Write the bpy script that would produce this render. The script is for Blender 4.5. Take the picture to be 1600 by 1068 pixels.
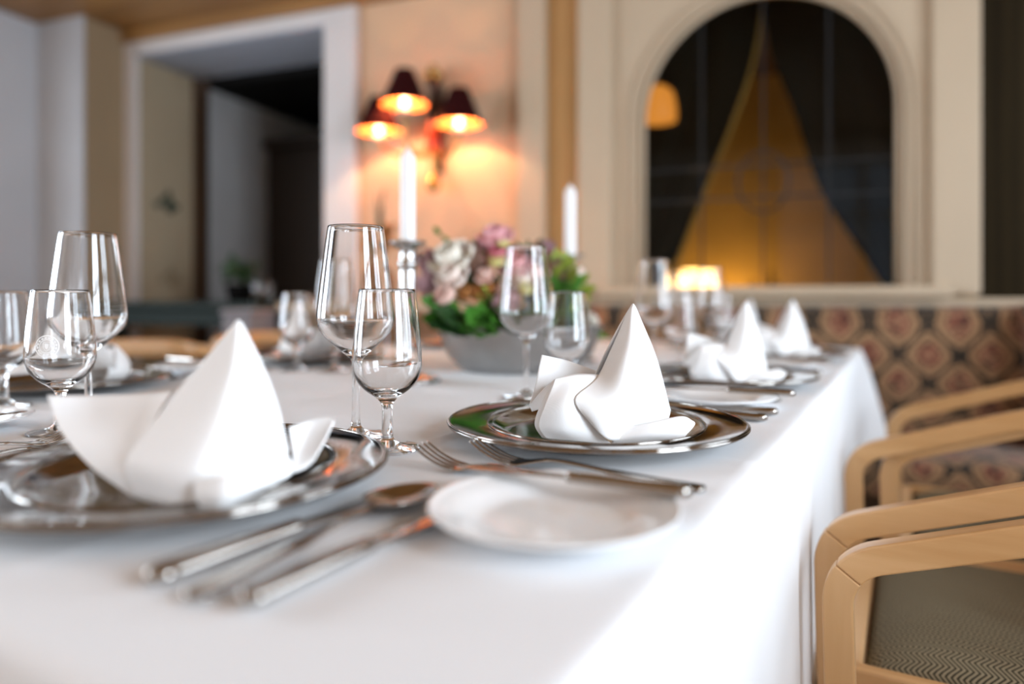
import bpy, bmesh, math, random
from mathutils import Vector, Matrix

R = math.radians
for o in list(bpy.data.objects):
    bpy.data.objects.remove(o)
SC = bpy.context.scene
COL = SC.collection

# ------------------------------------------------------------------ camera
F, YH, EYE, TOP = 1067.0, 463.0, 0.897, 0.75      # focal (px at 1600 wide), horizon row, eye height, table top
YAW = R(30)
cam_d = bpy.data.cameras.new('camera')
cam = bpy.data.objects.new('camera', cam_d)
COL.objects.link(cam)
cam.location = (0, 0, EYE)
cam.rotation_euler = (R(90), 0, YAW)
cam_d.sensor_width = 36
cam_d.lens = F / 1600 * 36
cam_d.shift_y = -(534 - YH) / 1600
cam_d.clip_start = 0.02
cam_d.dof.use_dof = True
cam_d.dof.focus_distance = 0.68
cam_d.dof.aperture_fstop = 1.4
SC.camera = cam
SC.view_settings.view_transform = 'Standard'
SC.view_settings.look = 'None'
SC.view_settings.gamma = 1
SC.view_settings.use_curve_mapping = False
SC.view_settings.exposure = 1.1
SC.cycles.max_bounces = 18
SC.cycles.transmission_bounces = 16
SC.cycles.glossy_bounces = 6
SC.cycles.diffuse_bounces = 4
SC.cycles.transparent_max_bounces = 16
SC.cycles.sample_clamp_indirect = 6
SC.cycles.use_denoising = True
try:
    SC.cycles.denoiser = 'OPENIMAGEDENOISE'
except Exception:
    pass

# ------------------------------------------------------------------ sky
W = bpy.data.worlds.new('sky'); SC.world = W
W.use_nodes = True
bg = W.node_tree.nodes['Background']
bg.inputs['Color'].default_value = (0.72, 0.83, 1.0, 1)
bg.inputs['Strength'].default_value = 0.6

# room frame: the long wall behind the table is turned 10 degrees against the table
K = 2.54
WANG = R(10)
WM = Matrix.Translation((-math.sin(WANG) * K, math.cos(WANG) * K, 0)) @ Matrix.Rotation(WANG, 4, 'Z')
# wall frame: x along the wall to the right, y behind it (room side is negative), z up

def window_light(name, loc, rot, w, h, power, col):
    d = bpy.data.lights.new(name, 'AREA')
    d.shape = 'RECTANGLE'; d.size = w; d.size_y = h; d.energy = power; d.color = col
    o = bpy.data.objects.new(name, d); COL.objects.link(o)
    o.matrix_world = WM @ Matrix.Translation(loc) @ Matrix.Rotation(rot, 4, 'Z') @ Matrix.Rotation(R(90), 4, 'X')
    return o
XR, XL, YB = 1.75, -3.25, -3.75          # right wall, left wall, rear wall in the wall frame
DAY = (0.76, 0.88, 1.0)
window_light('daylight_right', (XR + .14, -1.15, 1.38), R(90), 1.0, 1.35, 18, DAY)
window_light('daylight_right', (XR + .14, -2.65, 1.38), R(90), 1.0, 1.35, 45, DAY)
window_light('daylight_left', (XL - .14, -1.25, 1.38), R(-90), 1.0, 1.35, 12, DAY)
window_light('daylight_left', (XL - .14, -2.75, 1.38), R(-90), 1.0, 1.35, 46, DAY)
window_light('daylight_rear', (0.85, YB - .14, 1.38), R(0) + math.pi, 1.3, 1.35, 19, DAY)

# ------------------------------------------------------------------ helpers
def at(px, py, D):
    X = (px - 800) / F * D
    return Vector((X * math.cos(YAW) - D * math.sin(YAW), X * math.sin(YAW) + D * math.cos(YAW), EYE + (YH - py) / F * D))

def tag(o, label=None, cat=None, group=None, kind=None):
    if label: o['label'] = label
    if cat: o['category'] = cat
    if group: o['group'] = group
    if kind: o['kind'] = kind
    return o

def empty(name, loc=(0, 0, 0), rz=0, label=None, cat=None, group=None):
    o = bpy.data.objects.new(name, None); COL.objects.link(o)
    o.location = loc; o.rotation_euler = (0, 0, rz); o.empty_display_size = .05
    return tag(o, label, cat, group)

def obj(name, bm, m, parent=None, smooth=True, bevel=0, seg=2):
    me = bpy.data.meshes.new(name)
    bm.normal_update(); bm.to_mesh(me); bm.free()
    o = bpy.data.objects.new(name, me); COL.objects.link(o)
    ms = m if isinstance(m, (list, tuple)) else [m]
    for q in ms: me.materials.append(q)
    if smooth:
        for p in me.polygons: p.use_smooth = True
    if bevel:
        b = o.modifiers.new('bevel', 'BEVEL'); b.width = bevel; b.segments = seg; b.limit_method = 'ANGLE'; b.angle_limit = R(40)
        b.harden_normals = False
    if parent: o.parent = parent
    return o

def struct(name, bm, m, frame=True, parent=None, **k):
    o = obj(name, bm, m, parent, **k)
    if parent is None:
        o['kind'] = 'structure'
        if frame: o.matrix_world = WM
    return o

def copy_tree(o, parent=None):
    c = o.copy(); COL.objects.link(c)
    c.parent = parent
    if parent is not None: c.matrix_parent_inverse = o.matrix_parent_inverse.copy()
    for ch in list(o.children): copy_tree(ch, c)
    return c

def box(bm, x0, x1, y0, y1, z0, z1):
    v = [bm.verts.new((x, y, z)) for x in (x0, x1) for y in (y0, y1) for z in (z0, z1)]
    for f in ((0, 1, 3, 2), (4, 6, 7, 5), (0, 4, 5, 1), (2, 3, 7, 6), (0, 2, 6, 4), (1, 5, 7, 3)):
        bm.faces.new([v[i] for i in f])
    return v

def boxes(*bs):
    bm = bmesh.new()
    for b in bs: box(bm, *b)
    return bm

def lathe(profile, n=48, bm=None, c=(0, 0, 0)):
    bm = bm or bmesh.new()
    rings = []
    for r, z in profile:
        if r < 1e-6: rings.append([bm.verts.new((c[0], c[1], c[2] + z))])
        else: rings.append([bm.verts.new((c[0] + r * math.cos(2 * math.pi * i / n), c[1] + r * math.sin(2 * math.pi * i / n), c[2] + z)) for i in range(n)])
    for a, b in zip(rings, rings[1:]):
        for i in range(n):
            j = (i + 1) % n
            if len(a) == 1 and len(b) == 1: continue
            if len(a) == 1: bm.faces.new((a[0], b[j], b[i]))
            elif len(b) == 1: bm.faces.new((a[i], a[j], b[0]))
            else: bm.faces.new((a[i], a[j], b[j], b[i]))
    bmesh.ops.recalc_face_normals(bm, faces=bm.faces)
    return bm

def crom(p, t):
    n = len(p) - 1
    x = t * n; i = min(int(x), n - 1); f = x - i
    p0, p1, p2, p3 = p[max(i - 1, 0)], p[i], p[i + 1], p[min(i + 2, n)]
    return 0.5 * ((2 * p1) + (p2 - p0) * f + (2 * p0 - 5 * p1 + 4 * p2 - p3) * f * f + (3 * p1 - p0 - 3 * p2 + p3) * f ** 3)

def curve_pts(pts, n):
    p = [Vector(q) for q in pts]
    return [crom(p, i / (n - 1)) for i in range(n)]

def prof(pts, n):
    return [(max(v.x, 0), v.z) for v in curve_pts([(r, 0, z) for r, z in pts], n)]

def sweep(bm, pts, rad, n=10, up=Vector((0, 0, 1)), cap=True, sq=None):
    """tube along pts; rad(i/(n-1)) gives (half width, half thickness) or a number; sq = superellipse power"""
    rings = []; N = len(pts)
    for i, p in enumerate(pts):
        d = (pts[min(i + 1, N - 1)] - pts[max(i - 1, 0)]).normalized()
        u = up
        if abs(d.dot(u)) > .98: u = Vector((1, 0, 0))
        s = d.cross(u).normalized(); w = s.cross(d)
        r = rad(i / (N - 1)) if callable(rad) else rad
        a, b = r if isinstance(r, tuple) else (r, r)
        ring = []
        for k in range(n):
            t = 2 * math.pi * (k + .5) / n
            c, q = math.cos(t), math.sin(t)
            if sq:
                c = math.copysign(abs(c) ** sq, c); q = math.copysign(abs(q) ** sq, q)
            ring.append(bm.verts.new(p + s * a * c + w * b * q))
        rings.append(ring)
    for a, b in zip(rings, rings[1:]):
        for k in range(n):
            bm.faces.new((a[k], a[(k + 1) % n], b[(k + 1) % n], b[k]))
    if cap:
        bm.faces.new(rings[0][::-1]); bm.faces.new(rings[-1])
    return bm

def grid(bm, rows, nu, nv):
    """smooth patch through rows of control points"""
    fine = [curve_pts(r, nu) for r in rows]
    cols = [[crom([Vector(fine[k][i]) for k in range(len(rows))], j / (nv - 1)) for j in range(nv)] for i in range(nu)]
    vs = [[bm.verts.new(p) for p in c] for c in cols]
    for i in range(nu - 1):
        for j in range(nv - 1):
            bm.faces.new((vs[i][j], vs[i + 1][j], vs[i + 1][j + 1], vs[i][j + 1]))

def solid(bm, t):
    bmesh.ops.recalc_face_normals(bm, faces=bm.faces)
    bmesh.ops.solidify(bm, geom=bm.faces[:], thickness=t)
    return bm

# ------------------------------------------------------------------ materials
def mat(name, col=(.8, .8, .8), rough=.5, metal=0, spec=.5, **k):
    m = bpy.data.materials.new(name); m.use_nodes = True
    b = m.node_tree.nodes['Principled BSDF']
    b.inputs['Base Color'].default_value = (*col, 1)
    b.inputs['Roughness'].default_value = rough
    b.inputs['Metallic'].default_value = metal
    b.inputs['Specular IOR Level'].default_value = spec
    for n, v in k.items(): b.inputs[n.replace('_', ' ')].default_value = v
    return m

class NT:
    def __init__(s, m): s.t = m.node_tree; s.b = s.t.nodes['Principled BSDF']
    def n(s, ty, ins=None, **k):
        x = s.t.nodes.new(ty)
        for a, v in k.items(): setattr(x, a, v)
        for a, v in (ins or {}).items():
            if hasattr(v, 'is_linked') or isinstance(v, bpy.types.NodeSocket): s.t.links.new(v, x.inputs[a])
            else: x.inputs[a].default_value = v
        return x
    def math(s, op, a, b=0, c=0):
        x = s.n('ShaderNodeMath', operation=op)
        for i, v in enumerate((a, b, c)):
            if isinstance(v, bpy.types.NodeSocket): s.t.links.new(v, x.inputs[i])
            else: x.inputs[i].default_value = v
        return x.outputs[0]
    def mix(s, f, a, b):
        x = s.n('ShaderNodeMix', data_type='RGBA')
        for i, v in ((0, f), (6, a), (7, b)):
            if isinstance(v, bpy.types.NodeSocket): s.t.links.new(v, x.inputs[i])
            else: x.inputs[i].default_value = v if i == 0 else (*v, 1)
        return x.outputs[2]
    def ramp(s, f, *st):
        x = s.n('ShaderNodeValToRGB')
        e = x.color_ramp.elements
        while len(e) < len(st): e.new(.5)
        for q, (p, c) in zip(e, st): q.position = p; q.color = (*c, 1)
        s.t.links.new(f, x.inputs[0]); return x.outputs[0]
    def coord(s, kind='Object'):
        return s.n('ShaderNodeTexCoord').outputs[kind]
    def mapping(s, v, scale=(1, 1, 1), rot=(0, 0, 0)):
        return s.n('ShaderNodeMapping', {'Vector': v, 'Scale': scale, 'Rotation': rot}).outputs[0]
    def noise(s, v, scale, det=3, out='Fac'):
        return s.n('ShaderNodeTexNoise', {'Vector': v, 'Scale': scale, 'Detail': det}).outputs[out]
    def set(s, name, v): s.t.links.new(v, s.b.inputs[name])
    def bump(s, h, st=.2, dist=.001):
        x = s.n('ShaderNodeBump', {'Height': h, 'Strength': st, 'Distance': dist}); s.set('Normal', x.outputs[0])

def m_wood(name, c0, c1, rough=.4, axis='y', sc=14):
    m = mat(name, c0, rough); t = NT(m)
    s = {'x': (.08, 1, 1), 'y': (1, .08, 1), 'z': (1, 1, .08)}[axis]
    v = t.mapping(t.coord(), s)
    n1 = t.noise(v, sc, 5); n2 = t.noise(v, sc * 9, 3)
    w = t.n('ShaderNodeTexWave', {'Vector': v, 'Scale': sc * .9, 'Distortion': 6, 'Detail': 3})
    f = t.math('ADD', t.math('MULTIPLY', n1, .55), t.math('ADD', t.math('MULTIPLY', n2, .2), t.math('MULTIPLY', w.outputs['Fac'], .25)))
    t.set('Base Color', t.ramp(f, (.3, c0), (.72, c1)))
    t.bump(n2, .08, .001)
    return m

def m_plaster(name, c, var=.06, rough=.75):
    m = mat(name, c, rough, spec=.25); t = NT(m)
    n = t.noise(t.coord(), 3, 5)
    t.set('Base Color', t.ramp(n, (.3, tuple(x * (1 - var) for x in c)), (.7, tuple(min(1, x * (1 + var)) for x in c))))
    t.bump(t.noise(t.coord(), 140, 4), .12, .002)
    return m

def m_cloth(name, c, scale=1400, rough=.8):
    m = mat(name, c, rough, spec=.2, Sheen_Weight=.15, Sheen_Roughness=.5); t = NT(m)
    co = t.coord()
    w1 = t.n('ShaderNodeTexWave', {'Vector': co, 'Scale': scale / 6.28, 'Distortion': .4}, bands_direction='X').outputs['Fac']
    w2 = t.n('ShaderNodeTexWave', {'Vector': co, 'Scale': scale / 6.28, 'Distortion': .4}, bands_direction='Y').outputs['Fac']
    h = t.math('ADD', t.math('MULTIPLY', w1, w2), t.math('MULTIPLY', t.noise(co, 60, 3), .6))
    t.bump(h, .12, .0006)
    return m

M = {}
M['linen'] = m_cloth('linen', (.84, .845, .86))
M['napkin'] = m_cloth('napkin', (.9, .895, .89), 2000)
def m_silver(name, c, r0, r1):
    m = mat(name, c, r0, 1); t = NT(m)
    n = t.noise(t.mapping(t.coord(), (30, 30, 30)), 1.2, 4)
    t.set('Roughness', t.ramp(n, (.3, (r0,) * 3), (.75, (r1,) * 3)))
    t.set('Base Color', t.ramp(n, (.25, tuple(x * .86 for x in c)), (.7, c)))
    return m
M['silver'] = m_silver('silver', (.34, .315, .29), .06, .16)
M['steel'] = m_silver('steel', (.44, .405, .37), .08, .17)
M['pewter'] = m_silver('pewter', (.62, .61, .60), .16, .32)
M['zinc'] = m_silver('zinc', (.44, .43, .42), .26, .42)
M['porcelain'] = mat('porcelain', (.90, .90, .90), .12, spec=.45)
M['glass'] = mat('glass', (1, 1, 1), 0, Transmission_Weight=1, IOR=1.5)
M['etch'] = mat('etch', (1, 1, 1), .9)
M['wax'] = mat('wax', (.92, .92, .93), .4, Subsurface_Weight=.3, Subsurface_Radius=(.01, .008, .006), Subsurface_Scale=.5)
M['wick'] = mat('wick', (.5, .48, .45), .9)
M['beech'] = m_wood('beech', (.58, .31, .12), (.80, .50, .25), .3, 'y')
M['beech_post'] = m_wood('beech_post', (.60, .34, .145), (.76, .48, .25), .32, 'z')
M['beech_rail'] = m_wood('beech_rail', (.60, .34, .145), (.76, .48, .25), .32, 'x')
M['dark_wood'] = m_wood('dark_wood', (.010, .005, .003), (.035, .018, .008), .5, 'z', 8)
M['brown_wood'] = m_wood('brown_wood', (.035, .017, .008), (.08, .04, .018), .5, 'z', 8)
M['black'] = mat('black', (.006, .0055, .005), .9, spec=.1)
M['shaded_wall'] = m_wood('shaded_wall', (.016, .011, .005), (.030, .021, .009), .85, 'z', 8)  # near-black base: the shade on this stretch of wall is put into the colour
M['shaded_wall'].node_tree.nodes['Principled BSDF'].inputs['Specular IOR Level'].default_value = .1
M['ceiling_wood'] = m_wood('ceiling_wood', (.24, .11, .03), (.36, .18, .055), .45, 'x', 6)
M['white_paint'] = m_plaster('white_paint', (.52, .41, .29), .03, .5)
M['door_paint'] = m_plaster('door_paint', (.66, .63, .62), .03, .45)
M['ochre'] = m_plaster('ochre', (.50, .28, .11))
M['cream'] = m_plaster('cream', (.58, .41, .27), .04)
M['grey_wall'] = m_plaster('grey_wall', (.52, .53, .56), .04)
M['tan_wall'] = m_plaster('tan_wall', (.42, .34, .23), .05)
M['taupe_shaded'] = m_plaster('taupe_shaded', (.33, .24, .145), .05)  # left wall end on its unlit side, shade mixed into the paint colour
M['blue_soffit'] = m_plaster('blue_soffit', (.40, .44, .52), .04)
M['hall_wall'] = m_plaster('hall_wall', (.50, .50, .50), .04)
M['floor'] = m_wood('floor', (.16, .085, .04), (.26, .15, .075), .35, 'y', 9)
M['brass'] = m_silver('brass', (.55, .36, .12), .18, .3)
M['dark_bronze'] = mat('dark_bronze', (.06, .03, .018), .35, .7)
M['red_lacquer'] = mat('red_lacquer', (.28, .03, .012), .25)
M['shade_out'] = mat('shade_out', (.028, .003, .003), .9, spec=.1)
M['shade_in'] = mat('shade_in', (.42, .13, .03), .7)
def m_emit(name, c, s):
    m = mat(name, (0, 0, 0), .5)
    b = m.node_tree.nodes['Principled BSDF']
    b.inputs['Emission Color'].default_value = (*c, 1); b.inputs['Emission Strength'].default_value = s
    return m
M['bulb'] = m_emit('bulb', (1, .42, .10), 1.5)
M['lamp_glow'] = m_emit('lamp_glow', (1, .55, .18), 3.5)
M['curtain'] = mat('curtain', (.008, .008, .006), .95, spec=.05)
M['curtain_trim'] = mat('curtain_trim', (.42, .27, .06), .6)
M['lead'] = mat('lead', (.030, .032, .034), .6, .2, spec=.2)
M['ochre_room'] = m_plaster('ochre_room', (.50, .36, .10), .15)
M['sill_dark'] = mat('sill_dark', (.010, .018, .014), .6, spec=.2)

def m_pane():
    m = bpy.data.materials.new('pane'); m.use_nodes = True
    t = m.node_tree; t.nodes.clear()
    o = t.nodes.new('ShaderNodeOutputMaterial'); mx = t.nodes.new('ShaderNodeMixShader')
    tr = t.nodes.new('ShaderNodeBsdfTransparent'); gl = t.nodes.new('ShaderNodeBsdfGlossy'); fr = t.nodes.new('ShaderNodeFresnel')
    tr.inputs[0].default_value = (.95, .95, .92, 1); gl.inputs['Roughness'].default_value = .03; fr.inputs[0].default_value = 1.22
    t.links.new(fr.outputs[0], mx.inputs[0]); t.links.new(tr.outputs[0], mx.inputs[1]); t.links.new(gl.outputs[0], mx.inputs[2])
    t.links.new(mx.outputs[0], o.inputs[0])
    return m
M['pane'] = m_pane()

def m_herring():
    m = mat('herringbone', (.2, .18, .13), .9, spec=.15); t = NT(m)
    s = t.n('ShaderNodeSeparateXYZ', {0: t.coord()})
    x, y = s.outputs[0], s.outputs[1]
    tri = t.math('PINGPONG', x, .011)
    st = t.math('PINGPONG', t.math('ADD', y, tri), .0030)
    f = t.math('DIVIDE', st, .0030)
    n = t.noise(t.coord(), 500, 2)
    f = t.math('ADD', t.math('MULTIPLY', f, .8), t.math('MULTIPLY', n, .25))
    t.set('Base Color', t.ramp(f, (.38, (.040, .034, .020)), (.60, (.30, .245, .155))))
    t.bump(f, .3, .0008)
    return m
M['herring'] = m_herring()

def m_medallion():
    m = mat('medallion', (.4, .3, .2), .9, spec=.15, Sheen_Weight=.2); t = NT(m)
    co = t.coord()
    wob = t.n('ShaderNodeVectorMath', {0: co, 1: t.n('ShaderNodeVectorMath', {0: t.noise(co, 45, 2, 'Color'), 'Scale': .010}, operation='SCALE').outputs[0]}, operation='ADD').outputs[0]
    s = t.n('ShaderNodeSeparateXYZ', {0: wob})
    # run of the cloth: up the backrest, then along the seat
    a = t.math('DIVIDE', s.outputs[0], .165)
    b = t.math('DIVIDE', t.math('SUBTRACT', s.outputs[2], s.outputs[1]), .165)
    def cell(off):
        dx = t.math('SUBTRACT', t.math('FRACT', t.math('ADD', a, off)), .5)
        dy = t.math('SUBTRACT', t.math('FRACT', t.math('ADD', b, off)), .5)
        ax = t.math('MULTIPLY', t.math('ABSOLUTE', dx), 1.02)
        # ogee: round below, pointed above
        r = t.math('SQRT', t.math('ADD', t.math('MULTIPLY', ax, ax), t.math('MULTIPLY', dy, dy)))
        q = t.math('ADD', ax, t.math('ABSOLUTE', dy))
        return t.math('ADD', t.math('MULTIPLY', r, .55), t.math('MULTIPLY', q, .38)), dx, dy
    d1, x1, y1 = cell(0.0); d2, x2, y2 = cell(.5)
    d = t.math('MINIMUM', d1, d2)
    n = t.noise(wob, 42, 3); n2 = t.noise(wob, 130, 2)
    tan = t.mix(t.math('MULTIPLY', n2, .7), (.44, .265, .145), (.20, .105, .05))
    flower = t.ramp(n, (.34, (.03, .025, .02)), (.44, (.19, .055, .035)), (.54, (.36, .19, .11)), (.62, (.13, .07, .04)), (.70, (.03, .03, .02)))
    c = t.mix(t.math('LESS_THAN', d, .215), tan, flower)
    band = t.math('MULTIPLY', t.math('GREATER_THAN', d, .262), t.math('LESS_THAN', d, .300))
    c = t.mix(t.math('MULTIPLY', band, .75), c, (.13, .065, .03))
    lat = t.mix(t.math('GREATER_THAN', n2, .58), (.016, .016, .013), (.20, .12, .07))
    c = t.mix(t.math('GREATER_THAN', d, .356), c, lat)
    t.set('Base Color', c)
    t.bump(n2, .3, .001)
    return m
M['medallion'] = m_medallion()

def m_leaf(name, c0, c1):
    m = mat(name, c0, .4, spec=.4, Subsurface_Weight=0.0); t = NT(m)
    t.set('Base Color', t.ramp(t.noise(t.coord(), 30, 3), (.3, c0), (.7, c1)))
    return m
M['leaf'] = m_leaf('leaf', (.035, .15, .015), (.09, .27, .03))
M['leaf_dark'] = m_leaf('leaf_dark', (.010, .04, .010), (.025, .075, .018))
M['leaf_lime'] = m_leaf('leaf_lime', (.20, .30, .03), (.36, .44, .07))
M['stem'] = mat('stem', (.05, .10, .03), .6)
M['rose_white'] = m_leaf('rose_white', (.80, .74, .62), (.88, .84, .76))
M['rose_pink'] = m_leaf('rose_pink', (.72, .30, .33), (.84, .46, .48))
M['rose_blush'] = m_leaf('rose_blush', (.82, .52, .44), (.88, .66, .58))
M['rose_pale'] = m_leaf('rose_pale', (.85, .68, .60), (.9, .80, .72))
M['rose_deep'] = m_leaf('rose_deep', (.58, .13, .18), (.70, .24, .28))
M['lilac'] = m_leaf('lilac', (.28, .14, .17), (.46, .28, .30))
M['plum'] = m_leaf('plum', (.15, .07, .055), (.30, .17, .12))
M['yellow'] = m_leaf('yellow', (.66, .60, .18), (.78, .72, .34))
M['rust'] = m_leaf('rust', (.42, .16, .04), (.60, .28, .09))
M['orange_dry'] = m_leaf('orange_dry', (.30, .10, .015), (.55, .22, .04))
M['terracotta'] = m_plaster('terracotta', (.20, .08, .03), .1)
M['grey_felt'] = m_cloth('grey_felt', (.22, .20, .21), 700)
M['stencil'] = mat('stencil', (.03, .055, .035), .8)
M['stencil_dark'] = mat('stencil_dark', (.005, .03, .018), .7)
M['stencil_brown'] = mat('stencil_brown', (.30, .23, .14), .85)

# ------------------------------------------------------------------ setting: room shell (wall frame)
CEIL = 2.20
def frame_obj(o): o.matrix_world = WM; return o

# floor
struct('floor', boxes((XL - .3, XR + .3, YB - .3, 3.0, -.06, 0)), M['floor'])
# ceiling of long planks
ceil = struct('ceiling', boxes((XL - .4, XR + .3, YB - .3, .16, CEIL + .025, CEIL + .10)), M['brown_wood'])
pw = .215
bm = boxes((XL - .4, XR + .3, -pw / 2 + .004, pw / 2 - .004, 0, .022))
pl0 = None
y = .16 - pw / 2
while y > YB - .3:
    if pl0 is None: pl0 = o = obj('plank', bm, M['ceiling_wood'], ceil, smooth=False, bevel=.004)
    else:
        o = pl0.copy(); COL.objects.link(o); o.parent = ceil
    o.location = (0, y, CEIL + .002)
    y -= pw
tr = struct('trim_1', boxes((-2.96, -1.05, -.05, 0, CEIL - .055, CEIL)), M['ceiling_wood'], smooth=False, bevel=.004)

# wall_back: pieces around doorway and arched window, one object each stretch of wall
DX0, DX1, DTOP = -2.88, -1.787, 2.08        # doorway
WX, WR, WZ0, WZS = .0085, .405, .948, 1.535  # arched window: centre, radius, sill, spring height
T = .16
def arch_outline(r, zs, z0, n=40):
    p = [(WX - r, z0)]
    p += [(WX + r * math.cos(math.pi - math.pi * i / n), zs + r * math.sin(math.pi * i / n)) for i in range(n + 1)]
    p += [(WX + r, z0)]
    return p
def arch_plate(x0, x1, z0, z1, r, zs, zb, y0, y1, n=40):
    """rectangular slab with an arched hole"""
    bm = bmesh.new()
    box(bm, x0, x1, y0, y1, z0, zb)
    box(bm, x0, WX - r, y0, y1, zb, zs); box(bm, WX + r, x1, y0, y1, zb, zs)
    arc = [(WX + r * math.cos(math.pi - math.pi * i / n), zs + r * math.sin(math.pi * i / n)) for i in range(n + 1)]
    def outer(i):
        a = math.pi - math.pi * i / n
        return None
    # fan of quads from arc to the rectangle above
    top = []
    for x, z in arc:
        dx, dz = x - WX, z - zs
        if abs(dx) < 1e-9: top.append((WX, z1)); continue
        k1 = ((x1 - WX) if dx > 0 else (WX - x0)) / abs(dx)
        k2 = (z1 - zs) / dz if dz > 1e-9 else 1e9
        k = min(k1, k2); top.append((WX + dx * k, zs + dz * k))
    for i in range(n):
        a, b, c, d = arc[i], arc[i + 1], top[i + 1], top[i]
        pts = [a, b, c, d]
        f0 = [bm.verts.new((p[0], y0, p[1])) for p in pts]; f1 = [bm.verts.new((p[0], y1, p[1])) for p in pts]
        bm.faces.new(f0); bm.faces.new(f1[::-1])
        bm.faces.new((f0[0], f1[0], f1[1], f0[1])); bm.faces.new((f0[2], f1[2], f1[3], f0[3]))
    # the two corners the fan cuts off
    for sgn, xe in ((-1, x0), (1, x1)):
        hit = [p for p in top if abs(p[1] - z1) < 1e-6]
        px = min(h[0] for h in hit) if sgn < 0 else max(h[0] for h in hit)
        side = [p for p in top if abs(p[0] - xe) < 1e-6]
        if not side: continue
        pz = max(p[1] for p in side)
        if abs(px - xe) < 1e-6: continue
        tri = [(xe, pz), (xe, z1), (px, z1)]
        f0 = [bm.verts.new((p[0], y0, p[1])) for p in tri]; f1 = [bm.verts.new((p[0], y1, p[1])) for p in tri]
        bm.faces.new(f0); bm.faces.new(f1[::-1])
    bmesh.ops.recalc_face_normals(bm, faces=bm.faces)
    return bm

wb = struct('wall_back', boxes((DX1, -.64, 0, T, 0, CEIL), (DX0, DX1, 0, T, DTOP, CEIL), (XL - .3, DX0, 0, T, 0, CEIL)), M['cream'], smooth=False)
struct('wall_back_window', arch_plate(-.64, .64, 0, CEIL, WR + .02, WZS, WZ0 - .02, 0, .04), M['ochre'], smooth=False)
struct('wall_back_side', boxes((.64, XR + .3, 0, T, 0, CEIL)), M['shaded_wall'], smooth=False)  # wall right of the window, shade painted in
# pilaster and white mouldings
struct('trim_2', boxes((-.885, -.775, -.05, 0, 0, CEIL)), M['white_paint'], smooth=False, bevel=.006)
struct('trim_3', boxes((-.775, -.645, -.012, 0, 0, CEIL)), M['ochre'], smooth=False, bevel=.003)
# window surround: outer jambs, raised inner panel with an arched hole, moulded rim
win = empty('window_1'); win['kind'] = 'structure'; win.matrix_world = WM
def wpart(name, bm, m, parent=None, **k):
    o = obj(name, bm, m, parent or win, **k); return o
for a, b in ((-.640, -.512), (.505, .640)):
    wpart('jamb', boxes((a, b, -.075, 0, .90, CEIL)), M['white_paint'], smooth=False, bevel=.010)
wpart('panel', arch_plate(-.512, .505, .90, CEIL, WR + .022, WZS, WZ0 - .022, -.045, -.001), M['white_paint'], smooth=False)
bm = bmesh.new()
sweep(bm, [Vector((x, -.052, z)) for x, z in arch_outline(WR + .050, WZS, WZ0 - .01)], .0055, 10, up=Vector((0, 1, 0)))
wpart('arch_moulding', bm, M['white_paint'])
bm = bmesh.new()
sweep(bm, [Vector((x, -.010, z)) for x, z in arch_outline(WR + .010, WZS, WZ0 - .01)], (.010, .020), 10, up=Vector((0, 1, 0)))
wpart('sash', bm, M['white_paint'])
wpart('sill', boxes((-.56, .56, -.105, .01, .895, .932)), M['white_paint'], smooth=False, bevel=.008)
# leaded panes cut by the cames
def zarc(x): return WZS + math.sqrt(max(0, (WR + .004) ** 2 - (x - WX) ** 2))
cx = [WX - WR - .004, -.200, WX, .218, WX + WR + .004]
cz = [WZ0 - .01, 1.245, 1.36, 2.2]
for i in range(4):
    for j in range(3):
        x0, x1 = cx[i] + .0015, cx[i + 1] - .0015
        bm = bmesh.new(); n = 14
        if j < 2: outl = [(x0, cz[j]), (x1, cz[j]), (x1, cz[j + 1] - .002), (x0, cz[j + 1] - .002)]
        else: outl = [(x0, cz[2]), (x1, cz[2])] + [(x1 + (x0 - x1) * k / n, max(cz[2] + .01, zarc(x1 + (x0 - x1) * k / n))) for k in range(n + 1)]
        f = bm.faces.new([bm.verts.new((x, .012, z)) for x, z in outl])
        r = bmesh.ops.extrude_face_region(bm, geom=[f])
        for v in [g for g in r['geom'] if isinstance(g, bmesh.types.BMVert)]: v.co.y += .003
        bmesh.ops.recalc_face_normals(bm, faces=bm.faces)
        wpart('pane', bm, M['pane'], smooth=False)
for x in cx[1:4]:
    wpart('lead_came', boxes((x - .003, x + .003, .006, .021, WZ0 - .01, zarc(x))), M['lead'], smooth=False)
for z in cz[1:3]:
    wpart('lead_came', boxes((cx[0], cx[4], .0055, .0215, z - .003, z + .003)), M['lead'], smooth=False)
bm = bmesh.new()
sweep(bm, [Vector((WX + .085 * math.cos(a * math.pi / 16), .0135, 1.30 + .105 * math.sin(a * math.pi / 16))) for a in range(33)], (.004, .008), 8, up=Vector((0, 1, 0)), cap=False)
wpart('roundel_came', bm, M['lead'])

# side room seen through the arched window
RX0, RX1, RY1 = -1.15, 1.25, 1.75
struct('wall_side_room', boxes((RX0, RX1, RY1, RY1 + .06, 0, CEIL), (RX0 - .06, RX0, T, RY1, 0, CEIL), (RX1, RX1 + .06, T, RY1, 0, CEIL)), M['ochre_room'], smooth=False)
struct('ceiling_side_room', boxes((RX0, RX1, T, RY1, CEIL, CEIL + .05)), M['brown_wood'], smooth=False)

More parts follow.
